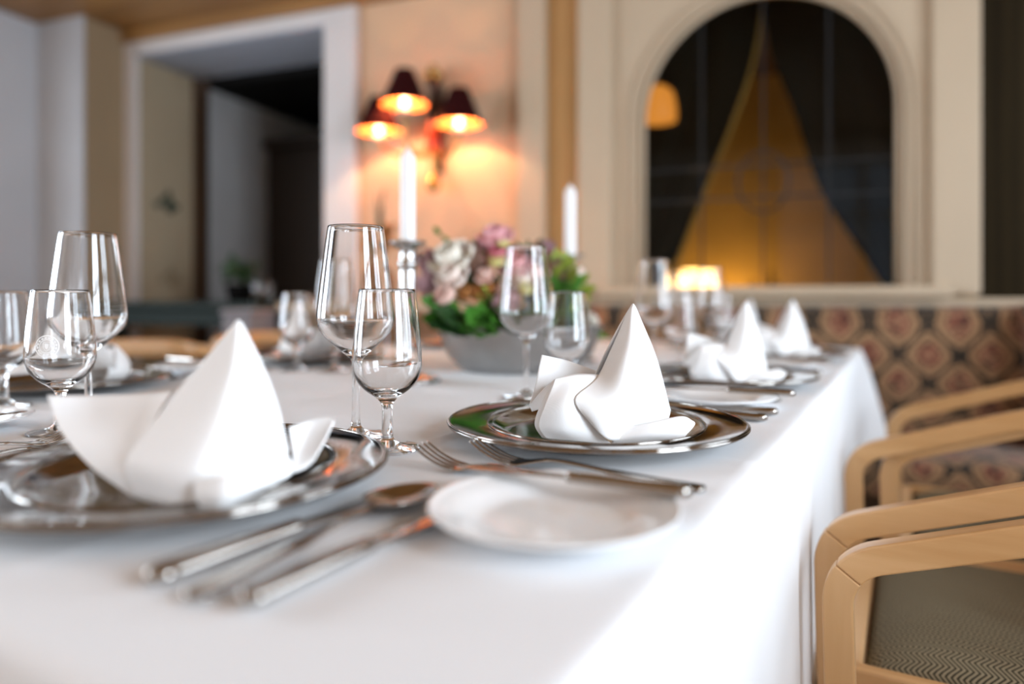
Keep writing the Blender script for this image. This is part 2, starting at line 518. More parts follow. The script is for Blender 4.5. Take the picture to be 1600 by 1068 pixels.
# doorway
d1 = empty('door_1'); d1['kind'] = 'structure'; d1.matrix_world = WM
def dpart(name, bm, m, **k): return obj(name, bm, m, d1, smooth=False, **k)
dpart('jamb', boxes((DX0 - .09, DX0, -.03, .33, 0, DTOP)), M['door_paint'], bevel=.005)
dpart('jamb', boxes((DX1, DX1 + .161, -.03, .33, 0, DTOP)), M['door_paint'], bevel=.005)
dpart('lintel', boxes((DX0 - .09, DX1 + .161, -.03, .02, DTOP, CEIL - .056)), M['door_paint'], bevel=.005)
dpart('soffit', boxes((DX0, DX1, -.028, .36, DTOP - .008, DTOP - .0005)), M['blue_soffit'])
dpart('reveal', boxes((DX0 - .02, DX0 + .004, -.001, .33, 0, DTOP - .002)), M['tan_wall'])
dpart('back_post', boxes((DX0 - .02, DX0 + .03, .332, .42, 0, DTOP)), M['brown_wood'], bevel=.004)
# stencilled flower spray on the reveal
sp = tag(empty('wall_motif'), 'dark green painted flower spray on the tan doorway reveal', 'wall motif')
sp.matrix_world = WM
random.seed(4)
def leaf_poly(bm, c, ang, L, w, x=0.0):
    pts = [(0, 0), (.3, .8), (.6, .9), (1, 0), (.6, -.9), (.3, -.8)]
    vs = []
    for a, b in pts:
        yy, zz = a * L, b * w * .5
        vs.append((c[0] + yy * math.cos(ang) - zz * math.sin(ang), c[1] + yy * math.sin(ang) + zz * math.cos(ang)))
    f0 = [bm.verts.new((x + .0015, q[0], q[1])) for q in vs]; f1 = [bm.verts.new((x, q[0], q[1])) for q in vs]
    bm.faces.new(f0)
    for i in range(6): bm.faces.new((f0[i], f1[i], f1[(i + 1) % 6], f0[(i + 1) % 6]))
def motif(zc, yc, m1, m2, s=1):
    for k in range(9):
        bm = bmesh.new()
        a = (k - 4) / 4
        leaf_poly(bm, (yc + a * .085 * s, zc + .012 * s * math.cos(a * 3)), R(90) + a * 1.9 + random.uniform(-.3, .3), .055 * s, .026 * s)
        bmesh.ops.translate(bm, verts=bm.verts, vec=(DX0 + .0045, 0, 0)); bmesh.ops.recalc_face_normals(bm, faces=bm.faces)
        obj('leaf', bm, m1, sp, smooth=False)
    bm = bmesh.new()
    for k in range(6): leaf_poly(bm, (yc + .018, zc - .03 * s), k * math.pi / 3, .035 * s, .03 * s)
    bmesh.ops.translate(bm, verts=bm.verts, vec=(DX0 + .0055, 0, 0)); bmesh.ops.recalc_face_normals(bm, faces=bm.faces)
    obj('blossom', bm, m2, sp, smooth=False)
motif(1.385, .16, M['stencil'], M['stencil_dark'], 1.0)
motif(1.0, .18, M['stencil_brown'], M['stencil_brown'], .9)

# hallway beyond
struct('wall_hall', boxes((DX0 - .06, DX0, .42, 3.2, 0, 2.05), (DX0 - .06, .2 - 1.4, 3.2, 3.26, 0, 2.05)), M['hall_wall'], smooth=False)
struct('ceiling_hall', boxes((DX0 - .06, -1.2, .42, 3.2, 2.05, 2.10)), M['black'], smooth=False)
struct('wall_hall_right', boxes((-1.20, -1.16, .42, 3.2, 0, 2.05)), M['hall_wall'], smooth=False)

# left side: wall end, deep bay with windows
struct('wall_left', boxes((DX0 - .39, DX0 - .07, -.235, 0, 0, CEIL)), M['taupe_shaded'], smooth=False)
struct('wall_left_lit_face', boxes((DX0 - .39, DX0 - .072, -.25, -.236, 0, CEIL)), M['grey_wall'], smooth=False)  # thin slab added: same paint as the wall end, coloured as its lit face
def wall_with_windows(name, x0, x1, side_m, wins, y0, y1):
    """wall along y between y0 and y1 with openings (ya, yb, za, zb)"""
    bm = bmesh.new(); y = y0
    for ya, yb, za, zb in sorted(wins):
        box(bm, x0, x1, y, ya, 0, CEIL); box(bm, x0, x1, ya, yb, 0, za); box(bm, x0, x1, ya, yb, zb, CEIL); y = yb
    box(bm, x0, x1, y, y1, 0, CEIL)
    return struct(name, bm, side_m, smooth=False)
zl, zh = .70, 2.06
wall_with_windows('wall_left_bay', XL - .12, XL, M['grey_wall'], [(-1.75, -.75, zl, zh), (-3.25, -2.25, zl, zh)], YB, -.24)
wall_with_windows('wall_right', XR, XR + .12, M['cream'], [(-1.65, -.65, zl, zh), (-3.15, -2.15, zl, zh)], YB, 0)
bm = boxes((XL - .1, .1, YB - .12, YB, 0, CEIL), (1.5, XR + .1, YB - .12, YB, 0, CEIL), (.1, 1.5, YB - .12, YB, 0, zl), (.1, 1.5, YB - .12, YB, zh, CEIL))
struct('wall_rear', bm, M['cream'], smooth=False)
def win_frame(n, axis, c, a0, a1):
    bm = bmesh.new(); t = .028
    segs = [(a0, a0 + t * 2, zl, zh), (a1 - t * 2, a1, zl, zh), (a0, a1, zl, zl + t * 2), (a0, a1, zh - t * 2, zh), ((a0 + a1) / 2 - t, (a0 + a1) / 2 + t, zl, zh), (a0, a1, 1.55, 1.55 + t)]
    for p, q, r, s in segs:
        if axis == 'y': box(bm, c - .025, c + .025, p, q, r, s)
        else: box(bm, p, q, c - .025, c + .025, r, s)
    struct('window_%d' % n, bm, M['white_paint'], smooth=False)
win_frame(2, 'y', XL - .05, -1.75, -.75); win_frame(3, 'y', XL - .05, -3.25, -2.25)
win_frame(4, 'y', XR + .05, -1.65, -.65); win_frame(5, 'y', XR + .05, -3.15, -2.15); win_frame(6, 'x', YB - .05, .1, 1.5)

# ------------------------------------------------------------------ side room furnishing
def wall_thing(name, loc, label, cat, group=None, rz=0):
    e = empty(name, (0, 0, 0), 0, label, cat, group)
    e.matrix_world = WM @ Matrix.Translation(loc) @ Matrix.Rotation(rz, 4, 'Z')
    return e

def curtain(name, edge, xo, label, ybase):
    """edge: list of (x, z) of the inner border from top to bottom; cloth runs out to xo"""
    e = wall_thing(name, (0, 0, 0), label, 'curtain')
    bm = bmesh.new(); n = 60; m = 26
    pts = curve_pts([(x, 0, z) for x, z in edge], m)
    vs = []
    for p in pts:
        row = []
        for i in range(n):
            f = i / (n - 1)
            x = p.x + (xo - p.x) * f
            row.append(bm.verts.new((x, ybase + .022 * math.sin(f * 34) * (.4 + f), p.z)))
        vs.append(row)
    for a, b in zip(vs, vs[1:]):
        for i in range(n - 1): bm.faces.new((a[i], a[i + 1], b[i + 1], b[i]))
    solid(bm, .004)
    obj('drape', bm, M['curtain'], e)
    bm = bmesh.new()
    sweep(bm, [Vector((p.x, ybase, p.z)) for p in pts], .006, 6, up=Vector((0, 1, 0)))
    obj('trim', bm, M['curtain_trim'] if xo < 0 else M['curtain'], e)
    return e
curtain('curtain', [(.02, 2.15), (-.02, 1.85), (-.10, 1.60), (-.22, 1.30), (-.33, 1.02), (-.44, .80)], -.95, 'dark drape gathered to the left behind the arched window, gold edged', .32)
curtain('curtain', [(.00, 2.15), (.04, 1.88), (.13, 1.62), (.22, 1.32), (.37, 1.06), (.52, .80)], .98, 'dark drape gathered to the right behind the arched window', .37)
tl = wall_thing('table_lamp', (-.30, 1.05, .47), 'glowing table lamp low behind the arched window', 'lamp')
obj('base', lathe([(0, 0), (.09, 0), (.09, .02), (.03, .05), (.045, .12), (.05, .2), (.02, .27), (.012, .34), (0, .34)], 24), M['brass'], tl)
obj('lamp_shade', lathe(prof([(.16, .34), (.145, .40), (.11, .49), (.085, .54), (.075, .56)], 12), 28), M['lamp_glow'], tl)
def plight(name, loc, e, c, r=.03):
    d = bpy.data.lights.new(name, 'POINT'); d.energy = e; d.color = c; d.shadow_soft_size = r
    o = bpy.data.objects.new(name, d); COL.objects.link(o); o.location = loc; return o
plight('lamp_light', WM @ Vector((-.15, 1.57, .84)), 2.3, (1, .52, .16), .05)
tb = wall_thing('side_table', (-.15, 1.05, .05), 'small dark table carrying the lamp behind the arched window', 'table')
obj('top', boxes((-.45, .5, -.28, .28, .395, .42)), M['dark_wood'], tb, smooth=False, bevel=.005)
for x in (-.42, .45):
    for yy in (-.25, .23): obj('leg', boxes((x, x + .035, yy, yy + .035, -.05, .395)), M['dark_wood'], tb, smooth=False)
wl = wall_thing('reflection_glow', (-.375, .17, 1.64), 'orange glowing shape added for a lamp reflection at the upper left of the arched window', 'lamp')  # hung glowing shape added to stand in for a lamp's reflection in the glass
obj('cord', lathe([(0, .09), (.003, .09), (.003, CEIL - 1.65), (0, CEIL - 1.65)], 8), M['black'], wl)
obj('lamp_shade', lathe(prof([(.068, -.058), (.070, -.03), (.064, .02), (.050, .06), (.012, .085), (0, .090)], 18), 24), m_emit('amber_glow', (1, .36, .05), .34), wl)
vs_ = wall_thing('vase', (.02, .98, .47), 'dark little vase standing in front of the lamp glow', 'vase')
obj('body', lathe(prof([(0, 0), (.03, 0), (.055, .07), (.06, .15), (.03, .22), (.018, .27), (.03, .30), (0, .30)], 30), 20), M['black'], vs_)
bm = bmesh.new(); random.seed(8)
for k in range(9):
    a = random.uniform(0, 6.28); s = random.uniform(.02, .10)
    sweep(bm, curve_pts([(0, 0, .28), (s * .4 * math.cos(a), s * .4 * math.sin(a), .40), (s * math.cos(a), s * math.sin(a), .50 + random.uniform(-.05, .06))], 6), .006, 5)
obj('twigs', bm, M['black'], vs_)

# ------------------------------------------------------------------ hallway furnishing
wd = wall_thing('wardrobe', (-2.87, .90, 0), 'tall dark brown wooden wardrobe beyond the doorway', 'wardrobe')
obj('body', boxes((0, .95, .02, .55, 0, 1.80)), M['dark_wood'], wd, smooth=False, bevel=.004)
obj('cornice', boxes((-.003, .99, -.03, .57, 1.80, 1.86)), M['dark_wood'], wd, smooth=False, bevel=.012)
for x in (.03, .485):
    dr = obj('door', boxes((x, x + .44, 0, .018, .12, 1.76)), M['dark_wood'], wd, smooth=False, bevel=.004)
    obj('handle', lathe([(0, 0), (.012, .0), (.015, .012), (0, .02)], 12, c=(x + (.40 if x < .2 else .04), -.012, .95)), M['brass'], dr)

# ------------------------------------------------------------------ wall sconce with three shades
sc0 = wall_thing('wall_sconce', (-1.245, 0, 0), 'three-armed wall sconce with dark red shades on the peach wall', 'wall lamp')
bm = lathe(prof([(0, 1.318), (.018, 1.325), (.030, 1.355), (.016, 1.385), (.008, 1.40)], 14), 20, c=(0, -.05, 0))
obj('bottom_finial', bm, M['brass'], sc0)
obj('stem', lathe(prof([(.008, 1.40), (.012, 1.43), (.010, 1.45), (.014, 1.47)], 10), 16, c=(0, -.05, 0)), M['brass'], sc0)
obj('red_column', lathe(prof([(.014, 1.47), (.030, 1.50), (.026, 1.56), (.020, 1.60)], 12), 20, c=(0, -.05, 0)), M['red_lacquer'], sc0)
obj('column', lathe(prof([(.018, 1.60), (.028, 1.63), (.020, 1.68), (.022, 1.73), (.030, 1.76)], 14), 20, c=(0, -.05, 0)), M['dark_bronze'], sc0)
obj('top_finial', lathe(prof([(.018, 1.76), (.042, 1.778), (.038, 1.80), (.018, 1.81), (.020, 1.825), (0, 1.84)], 14), 20, c=(0, -.05, 0)), M['brass'], sc0)
obj('wall_plate', boxes((-.03, .03, -.02, -.001, 1.40, 1.76)), M['dark_bronze'], sc0, smooth=False, bevel=.008)
for (ax, ay, az) in ((-.049, -.20, 1.667), (-.186, -.16, 1.583), (.164, -.16, 1.583)):
    bm = bmesh.new()
    sweep(bm, curve_pts([(0, -.06, 1.50), (ax * .45, -.06 + (ay + .06) * .4, 1.45), (ax * .9, ay * .95, 1.49), (ax, ay, az - .05)], 16), .0075, 8)
    arm = obj('arm', bm, M['brass'], sc0)
    cd = obj('candle_sleeve', lathe([(0, az - .06), (.022, az - .058), (.024, az - .048), (.0130, az - .045), (.0130, az + .018), (0, az + .019)], 16, c=(ax, ay, 0)), M['rose_pale'], sc0)
    obj('bulb', lathe(prof([(0, az + .052), (.009, az + .056), (.012, az + .066), (.008, az + .082), (0, az + .088)], 12), 14, c=(ax, ay, 0)), M['bulb'], sc0)
    bm = lathe([(.092, az - .030), (.036, az + .105)], 36, c=(ax, ay, 0))
    bmesh.ops.recalc_face_normals(bm, faces=bm.faces)
    outer = bm.faces[:]
    for f in outer:
        cc = f.calc_center_median() - Vector((ax, ay, az))
        if f.normal.dot(Vector((cc.x, cc.y, 0))) < 0: f.normal_flip()
    b2 = lathe([(.0905, az - .030), (.0345, az + .105)], 36, c=(ax, ay, 0))
    for f in b2.faces:
        cc = f.calc_center_median() - Vector((ax, ay, az))
        if f.normal.dot(Vector((cc.x, cc.y, 0))) > 0: f.normal_flip()
    sh = obj('lamp_shade', bm, M['shade_out'], sc0)
    obj('lining', b2, M['shade_in'], sh)
    p = plight('sconce_light', WM @ Vector((-1.245 + ax, ay, az + .040)), 4.0, (1, .58, .30), .010)

# vase of dried orange flowers on the ledge below the sconce
dv = wall_thing('dried_flower_vase', (-1.345, -.30, .872), 'brown vase of dried orange stems below the sconce', 'vase')
obj('vase', lathe(prof([(0, 0), (.05, 0), (.075, .07), (.07, .15), (.03, .20), (.025, .24), (.04, .26), (0, .255)], 30), 24), M['terracotta'], dv)
random.seed(11)
bm = bmesh.new()
for k in range(16):
    a = random.uniform(0, 6.28); s = random.uniform(.02, .09); h = random.uniform(.32, .42)
    if k == 0: s, h = .02, .56
    sweep(bm, curve_pts([(0, 0, .2), (s * .3 * math.cos(a), s * .3 * math.sin(a), .30), (s * math.cos(a), s * math.sin(a), h)], 6), .004, 5)
obj('stems', bm, M['black'], dv)
bm = bmesh.new()
for k in range(46):
    a = random.uniform(0, 6.28); s = random.uniform(.0, .095); h = random.uniform(.28, .40)
    bmesh.ops.create_icosphere(bm, subdivisions=1, radius=random.uniform(.010, .020), matrix=Matrix.Translation((s * math.cos(a), s * math.sin(a), h)))
tag(obj('dried_heads', bm, M['orange_dry'], dv), kind='stuff')
bm = bmesh.new()
sweep(bm, curve_pts([(0, 0, .24), (.01, 0, .36), (.006, 0, .48), (.03, 0, .60)], 12), lambda f: .022 * (1 - f) + .003, 8)
obj('dark_spike', bm, M['leaf_dark'], dv)

dv.matrix_world = dv.matrix_world @ Matrix.Scale(.72, 4)
# ledge the vase stands on, and dark console with plant in front of the doorway
lg = wall_thing('wall_shelf', (0, 0, 0), 'low white ledge along the wall under the sconce', 'shelf')
obj('board', boxes((-1.62 + .2 - .3, -1.0, -.42, -.052, .845, .872)), M['white_paint'], lg, smooth=False, bevel=.006)
for x in (-1.66, -1.06): obj('bracket', boxes((x, x + .03, -.36, -.052, .70, .845)), M['white_paint'], lg, smooth=False, bevel=.004)
cs = wall_thing('console_table', (0, 0, 0), 'narrow dark green console table across the doorway', 'table')
obj('top', boxes((-2.93, -1.88, -.34, -.06, .845, .875)), M['sill_dark'], cs, smooth=False, bevel=.006)
obj('apron', boxes((-2.90, -1.91, -.31, -.09, .775, .845)), M['sill_dark'], cs, smooth=False, bevel=.004)
for x in (-2.90, -1.96):
    for yy in (-.31, -.13): obj('leg', boxes((x, x + .045, yy, yy + .045, 0, .775)), M['sill_dark'], cs, smooth=False, bevel=.004)
fa = wall_thing('cupboard', (-2.50, .55, 0), 'black low cupboard in the hallway behind the console table', 'cupboard')
obj('body', boxes((-.30, .45, 0, .30, 0, .80)), M['black'], fa, smooth=False, bevel=.01)
for x in (-.29, .085): obj('door', boxes((x, x + .355, -.015, 0, .05, .77)), M['black'], fa, smooth=False, bevel=.004)
pp = wall_thing('potted_plant', (-2.086, -.20, .875), 'small dark bushy plant in a pot on the console table', 'plant')
obj('pot', lathe([(0, 0), (.045, 0), (.06, .07), (.064, .075), (.055, .075), (.05, .06), (0, .06)], 24), M['black'], pp)
random.seed(5)
bm = bmesh.new()
for k in range(70):
    v = Vector((random.gauss(0, 1), random.gauss(0, 1), random.gauss(0, 1))).normalized() * random.uniform(.02, .085)
    c = Vector((0, 0, .135)) + Vector((v.x, v.y, v.z * .8))
    q = Vector((random.gauss(0, 1), random.gauss(0, 1), random.gauss(0, 1))).normalized(); r = v.cross(q).normalized()
    L = .028
    f = [bm.verts.new(c - q * L), bm.verts.new(c + r * L * .5), bm.verts.new(c + q * L), bm.verts.new(c - r * L * .5)]
    bm.faces.new(f)
solid(bm, .001)
tag(obj('foliage', bm, M['leaf_dark'], pp), kind='stuff')
gv = wall_thing('glass_bowl', (-1.965, -.20, .875), 'small clear glass bowl on the console table beside the plant', 'bowl')
obj('bowl', lathe(prof([(0, .0), (.03, .0), (.045, .03), (.048, .06), (.040, .085), (.037, .085), (.044, .06), (.040, .032), (.02, .008), (0, .006)], 40), 28), M['glass'], gv)
pn = wall_thing('pedestal', (-1.818, -.45, 0), 'grey felt-covered pedestal standing behind the wooden chairs', 'pedestal')
obj('body', boxes((-.07, .07, -.07, .07, 0.02, .83)), M['grey_felt'], pn, smooth=False, bevel=.012)
obj('top', boxes((-.075, .075, -.075, .075, .83, .85)), M['grey_felt'], pn, smooth=False, bevel=.006)
obj('base', boxes((-.075, .075, -.075, .075, 0, .02)), M['black'], pn, smooth=False)

# ------------------------------------------------------------------ upholstered bench
bn = wall_thing('bench', (0, 0, 0), 'long upholstered bench with medallion fabric under the arched window', 'bench')
BX0, BX1 = -.62, .86
bm = bmesh.new()
prof_b = [(-.10, .44), (-.115, .60), (-.105, .76), (-.085, .84), (-.05, .865), (-.02, .85), (-.014, .80), (-.014, .44)]
pp_ = curve_pts([(0, a, b) for a, b in prof_b[:6]], 22) + [Vector((0, -.014, .8)), Vector((0, -.014, .44))]
def extr(bm, pts, x0, x1, n):
    rows = [[bm.verts.new((x0 + (x1 - x0) * i / n, p.y, p.z)) for p in pts] for i in range(n + 1)]
    for a, b in zip(rows, rows[1:]):
        for k in range(len(pts)): bm.faces.new((a[k], b[k], b[(k + 1) % len(pts)], a[(k + 1) % len(pts)]))
    bm.faces.new(rows[0][::-1]); bm.faces.new(rows[-1])
    bmesh.ops.recalc_face_normals(bm, faces=bm.faces)
extr(bm, pp_, BX0, BX1, 12)
obj('backrest', bm, M['medallion'], bn)
bm = bmesh.new()
sp_ = curve_pts([(0, -.105, .45), (0, -.20, .462), (0, -.34, .462), (0, -.43, .452), (0, -.455, .425), (0, -.455, .37), (0, -.44, .345)], 22) + [Vector((0, -.105, .345))]
extr(bm, sp_, BX0, BX1, 12)
obj('seat', bm, M['medallion'], bn)
bm = bmesh.new()
ar_ = curve_pts([(0, -.02, .875), (0, -.16, .87), (0, -.25, .83), (0, -.27, .74), (0, -.27, .60), (0, -.27, .465)], 20) + [Vector((0, -.02, .465))]
extr(bm, ar_, .735, .86, 4)
obj('end_cushion', bm, M['medallion'], bn, bevel=.02, seg=3)
obj('plinth', boxes((BX0, BX1, -.42, -.02, 0, .345)), M['brown_wood'], bn, smooth=False, bevel=.006)
obj('top_rail', boxes((-.62, BX1, -.055, -.002, .866, .892)), M['white_paint'], bn, smooth=False, bevel=.005)

# ------------------------------------------------------------------ table and cloth
TU0, TU1, TV0, TV1 = -1.34, -.117, .155, 2.17
tbl = tag(empty('dining_table', ((TU0 + TU1) / 2, (TV0 + TV1) / 2, 0)), 'long dining table hidden under the white cloth', 'table')
hw, hl = (TU1 - TU0) / 2 - .006, (TV1 - TV0) / 2 - .006
obj('tabletop', boxes((-hw, hw, -hl, hl, TOP - .035, TOP - .003)), M['brown_wood'], tbl, smooth=False, bevel=.004)
for sx in (-1, 1):
    for sy in (-1, 1):
        y1 = sy * (hl - .45) if sy > 0 else sy * (hl - .08)
        obj('leg', boxes((sx * (hw - .1) - .03, sx * (hw - .1) + .03, y1 - .03, y1 + .03, 0, TOP - .035)), M['brown_wood'], tbl, smooth=False, bevel=.004)

def cloth():
    bm = bmesh.new()
    nx, ny = 150, 250
    def ztop(u, v):
        z = .0
        for c in (-.73, -.42, -1.03): z += .0017 * math.exp(-((u - c) / .007) ** 2)
        for c in (.62, 1.22, 1.80): z += .0016 * math.exp(-((v - c) / .007) ** 2)
        z += .0006 * math.sin(u * 9 + v * 4) + .0005 * math.sin(v * 13 - u * 5)
        return z
    g = [[bm.verts.new((TU0 + (TU1 - TU0) * i / nx, TV0 + (TV1 - TV0) * j / ny, TOP + ztop(TU0 + (TU1 - TU0) * i / nx, TV0 + (TV1 - TV0) * j / ny))) for j in range(ny + 1)] for i in range(nx + 1)]
    for i in range(nx):
        for j in range(ny): bm.faces.new((g[i][j], g[i + 1][j], g[i + 1][j + 1], g[i][j + 1]))
    loop, nrm = [], []
    N = {'b': Vector((0, -1, 0)), 'r': Vector((1, 0, 0)), 't': Vector((0, 1, 0)), 'l': Vector((-1, 0, 0))}
    for i in range(nx): loop.append(g[i][0]); nrm.append(N['b'])
    for j in range(ny): loop.append(g[nx][j]); nrm.append(N['r'])
    for i in range(nx, 0, -1): loop.append(g[i][ny]); nrm.append(N['t'])
    for j in range(ny, 0, -1): loop.append(g[0][j]); nrm.append(N['l'])
    n = len(loop)
    sm = []
    for k in range(n):
        s = Vector((0, 0, 0))
        for q in range(-5, 6): s += nrm[(k + q) % n]
        sm.append(s.normalized())
    arc = [0]
    for k in range(1, n): arc.append(arc[-1] + (loop[k].co - loop[k - 1].co).length)
    corner = [nx, nx + ny, 2 * nx + ny, 0]
    prev = loop
    rings = 16
    rr = .012
    for q in range(1, rings + 1):
        cur = []
        for k in range(n):
            p = loop[k].co; d = sm[k]
            v = p.y
            f_v = min(1, max(0, (v - TV0) / (TV1 - TV0)))
            hang = .44 - .165 * f_v
            if abs(p.y - TV1) < 1e-6: hang = .275
            if q <= 4:
                a = q / 4 * math.pi / 2
                off, dz = rr * math.sin(a), rr * (1 - math.cos(a))
            else:
                t = (q - 4) / (rings - 4)
                cd = min(min(abs(arc[k] - arc[c]), arc[-1] - abs(arc[k] - arc[c])) for c in corner)
                fl = (.075 if p.x > -.7 else .03) * math.exp(-(cd / .10) ** 2)
                fold = .009 * math.sin(arc[k] * 21 + 1.2 * math.sin(arc[k] * 5.3)) + .004 * math.sin(arc[k] * 47 + 2)
                far = 1.0 if p.y > TV1 - .02 else 0
                side = .32 if p.x > TU1 - .001 else 1
                off = rr + t * .003 + (t ** .8) * (fl + side * fold * (1 - .7 * far))
                dz = rr + t * (hang - rr)
            cur.append(bm.verts.new((p.x + d.x * off, p.y + d.y * off, TOP - dz)))
        for k in range(n):
            j = (k + 1) % n
            bm.faces.new((prev[k], cur[k], cur[j], prev[j]))
        prev = cur
    bmesh.ops.recalc_face_normals(bm, faces=bm.faces)
    return bm
tag(obj('tablecloth', cloth(), M['linen']), 'white linen tablecloth draped over the long dining table', 'tablecloth')
ZT = TOP + .0012

# ------------------------------------------------------------------ tableware builders
ch_prof = [(0, .0045), (.06, .0045), (.086, .005), (.096, .0065), (.106, .0125), (.111, .0150), (.1135, .0150), (.1155, .0142), (.135, .0160), (.148, .0172), (.1505, .0182), (.1535, .0182), (.155, .0170), (.1545, .0155), (.150, .0146), (.134, .0130), (.113, .0112), (.104, .0075), (.092, .0008), (.07, 0), (0, 0)]
ch_mesh = None
def charger(u, v, label):
    global ch_mesh
    e = tag(empty('charger_plate', (u, v, ZT)), label, 'plate', 'silver charger plates')
    if ch_mesh is None:
        o = obj('plate', lathe(ch_prof, 96), M['silver'], e); ch_mesh = o.data
        bm = bmesh.new()
        for r, z in ((.152, .0183), (.1125, .0152)):
            sweep(bm, [Vector((r * math.cos(a * math.pi / 48), r * math.sin(a * math.pi / 48), z)) for a in range(97)], .0011, 6, cap=False)
        q = obj('beading', bm, M['silver'], e); charger.bead = q.data
    else:
        for nm, me in (('plate', ch_mesh), ('beading', charger.bead)):
            o = bpy.data.objects.new(nm, me); COL.objects.link(o); o.parent = e
    return e
bp_prof = [(0, .0035), (.040, .0035), (.050, .0045), (.056, .0085), (.072, .0125), (.078, .0140), (.0795, .0148), (.0805, .0140), (.079, .0124), (.060, .0074), (.048, .0020), (.046, 0), (.042, 0), (.041, .0012), (0, .0012)]
bp_mesh = None
def bread_plate(u, v, label):
    global bp_mesh
    if bp_mesh is None:
        o = obj('bread_plate', lathe(bp_prof, 72), M['porcelain']); bp_mesh = o.data
    else:
        o = bpy.data.objects.new('bread_plate', bp_mesh); COL.objects.link(o)
    o.location = (u, v, ZT)
    return tag(o, label, 'plate', 'white bread plates')

def lathe_glass(pr, n=56):
    return lathe(pr, n)
def tall_profile():
    out = [(0, 0), (.0345, 0), (.0352, .0008), (.0345, .0018)]
    out += prof([(.0345, .0018), (.022, .0038), (.010, .0070), (.0050, .013), (.0040, .028), (.0036, .050), (.0038, .072), (.0055, .0805), (.0150, .0890), (.0260, .0985), (.0352, .1085), (.0392, .1165), (.0400, .1250), (.0391, .1370), (.0350, .1700), (.0312, .2000), (.0286, .2180)], 60)[1:]
    out += [(.0281, .2188), (.0276, .2180)]
    out += prof([(.0276, .2180), (.0302, .2000), (.0340, .1700), (.0380, .1370), (.0389, .1255), (.0381, .1180), (.0342, .1105), (.0255, .1012), (.0140, .0925), (.0040, .0885), (0, .0880)], 40)[1:]
    return out
def small_profile():
    out = [(0, 0), (.0315, 0), (.0322, .0008), (.0315, .0018)]
    out += prof([(.0315, .0018), (.020, .0036), (.010, .0065), (.0058, .012), (.0050, .024), (.0048, .036), (.0062, .0440), (.0120, .0500), (.0215, .0570), (.0290, .0660), (.0326, .0770), (.0330, .0870), (.0318, .1060), (.0292, .1320), (.0268, .1520)], 60)[1:]
    out += [(.0263, .1530), (.0257, .1520)]
    out += prof([(.0257, .1520), (.0281, .1320), (.0307, .1060), (.0319, .0870), (.0314, .0780), (.0276, .0682), (.0200, .0600), (.0110, .0550), (.0040, .0535), (0, .0532)], 40)[1:]
    return out
gl_mesh = {}
def glass(kind, u, v, label, rz=0, group=None):
    nm = 'wine_glass' if kind == 'tall' else 'water_glass'
    if kind not in gl_mesh:
        o = obj(nm, lathe_glass(tall_profile() if kind == 'tall' else small_profile()), M['glass']); gl_mesh[kind] = o.data
    else:
        o = bpy.data.objects.new(nm, gl_mesh[kind]); COL.objects.link(o)
    o.location = (u, v, ZT); o.rotation_euler.z = rz
    return tag(o, label, 'glass', group or ('tall wine glasses' if kind == 'tall' else 'small stemmed glasses'))

# cutlery: y points from handle end (0) to tip; z up
def V(*a): return Vector(a)
proto = {}
def handle_bm(L, w0, w1, t):
    bm = bmesh.new()
    pts = curve_pts([(0, 0, .0024), (0, .02, .0030), (0, L * .5, .0050), (0, L * .85, .0085), (0, L, .0080)], 22)
    def rad(f):
        w = w0 * (1 - f) + w1 * f
        if f < .1: w *= math.sqrt(1 - (1 - f / .1) ** 2) * .7 + .3
        if .55 < f: w = max(w1, w0 * (1 - (f - .0)) * .9)
        return (max(w, w1), t * (1.1 - .3 * f))
    sweep(bm, pts, rad, 12, sq=.7)
    return bm
def make_fork():
    e = empty('fork')
    obj('handle', handle_bm(.135, .0098, .0034, .0017), M['steel'], e)
    bm = bmesh.new()
    pts = curve_pts([(0, .130, .0082), (0, .142, .0062), (0, .155, .0034), (0, .164, .0030)], 10)
    sweep(bm, pts, lambda f: (.0034 + .0092 * min(1, f * 1.5) ** 1.3, .0013), 12, sq=.7)
    obj('neck', bm, M['steel'], e)
    for k in range(4):
        bm = bmesh.new(); x = (k - 1.5) * .0067
        pts = curve_pts([(x * .98, .161, .0030), (x, .175, .0050), (x * 1.01, .190, .0105), (x * .98, .204, .0185)], 12)
        sweep(bm, pts, lambda f: (.0021 - .0011 * f, .0012 - .0004 * f), 8, sq=.7)
        obj('tine', bm, M['steel'], e)
    return e
def make_spoon():
    e = empty('spoon')
    obj('handle', handle_bm(.135, .0098, .0034, .0017), M['steel'], e)
    bm = bmesh.new(); nr, na = 10, 36
    a_, b_ = .034, .0215
    def P(r, t):
        y = .1335 + a_ + a_ * r * math.cos(t) * (1 if math.cos(t) > 0 else .98)
        wid = b_ * (1 + .10 * -math.cos(t) * r)
        return V(wid * r * math.sin(t), y, .0015 + .0075 * r ** 2.2 + .0015 * r * -math.cos(t))
    c = bm.verts.new(P(0, 0)); rows = [[bm.verts.new(P(i / nr, 2 * math.pi * k / na)) for k in range(na)] for i in range(1, nr + 1)]
    for k in range(na): bm.faces.new((c, rows[0][k], rows[0][(k + 1) % na]))
    for a, b in zip(rows, rows[1:]):
        for k in range(na): bm.faces.new((a[k], b[k], b[(k + 1) % na], a[(k + 1) % na]))
    solid(bm, .0013)
    obj('bowl', bm, M['steel'], e)
    return e
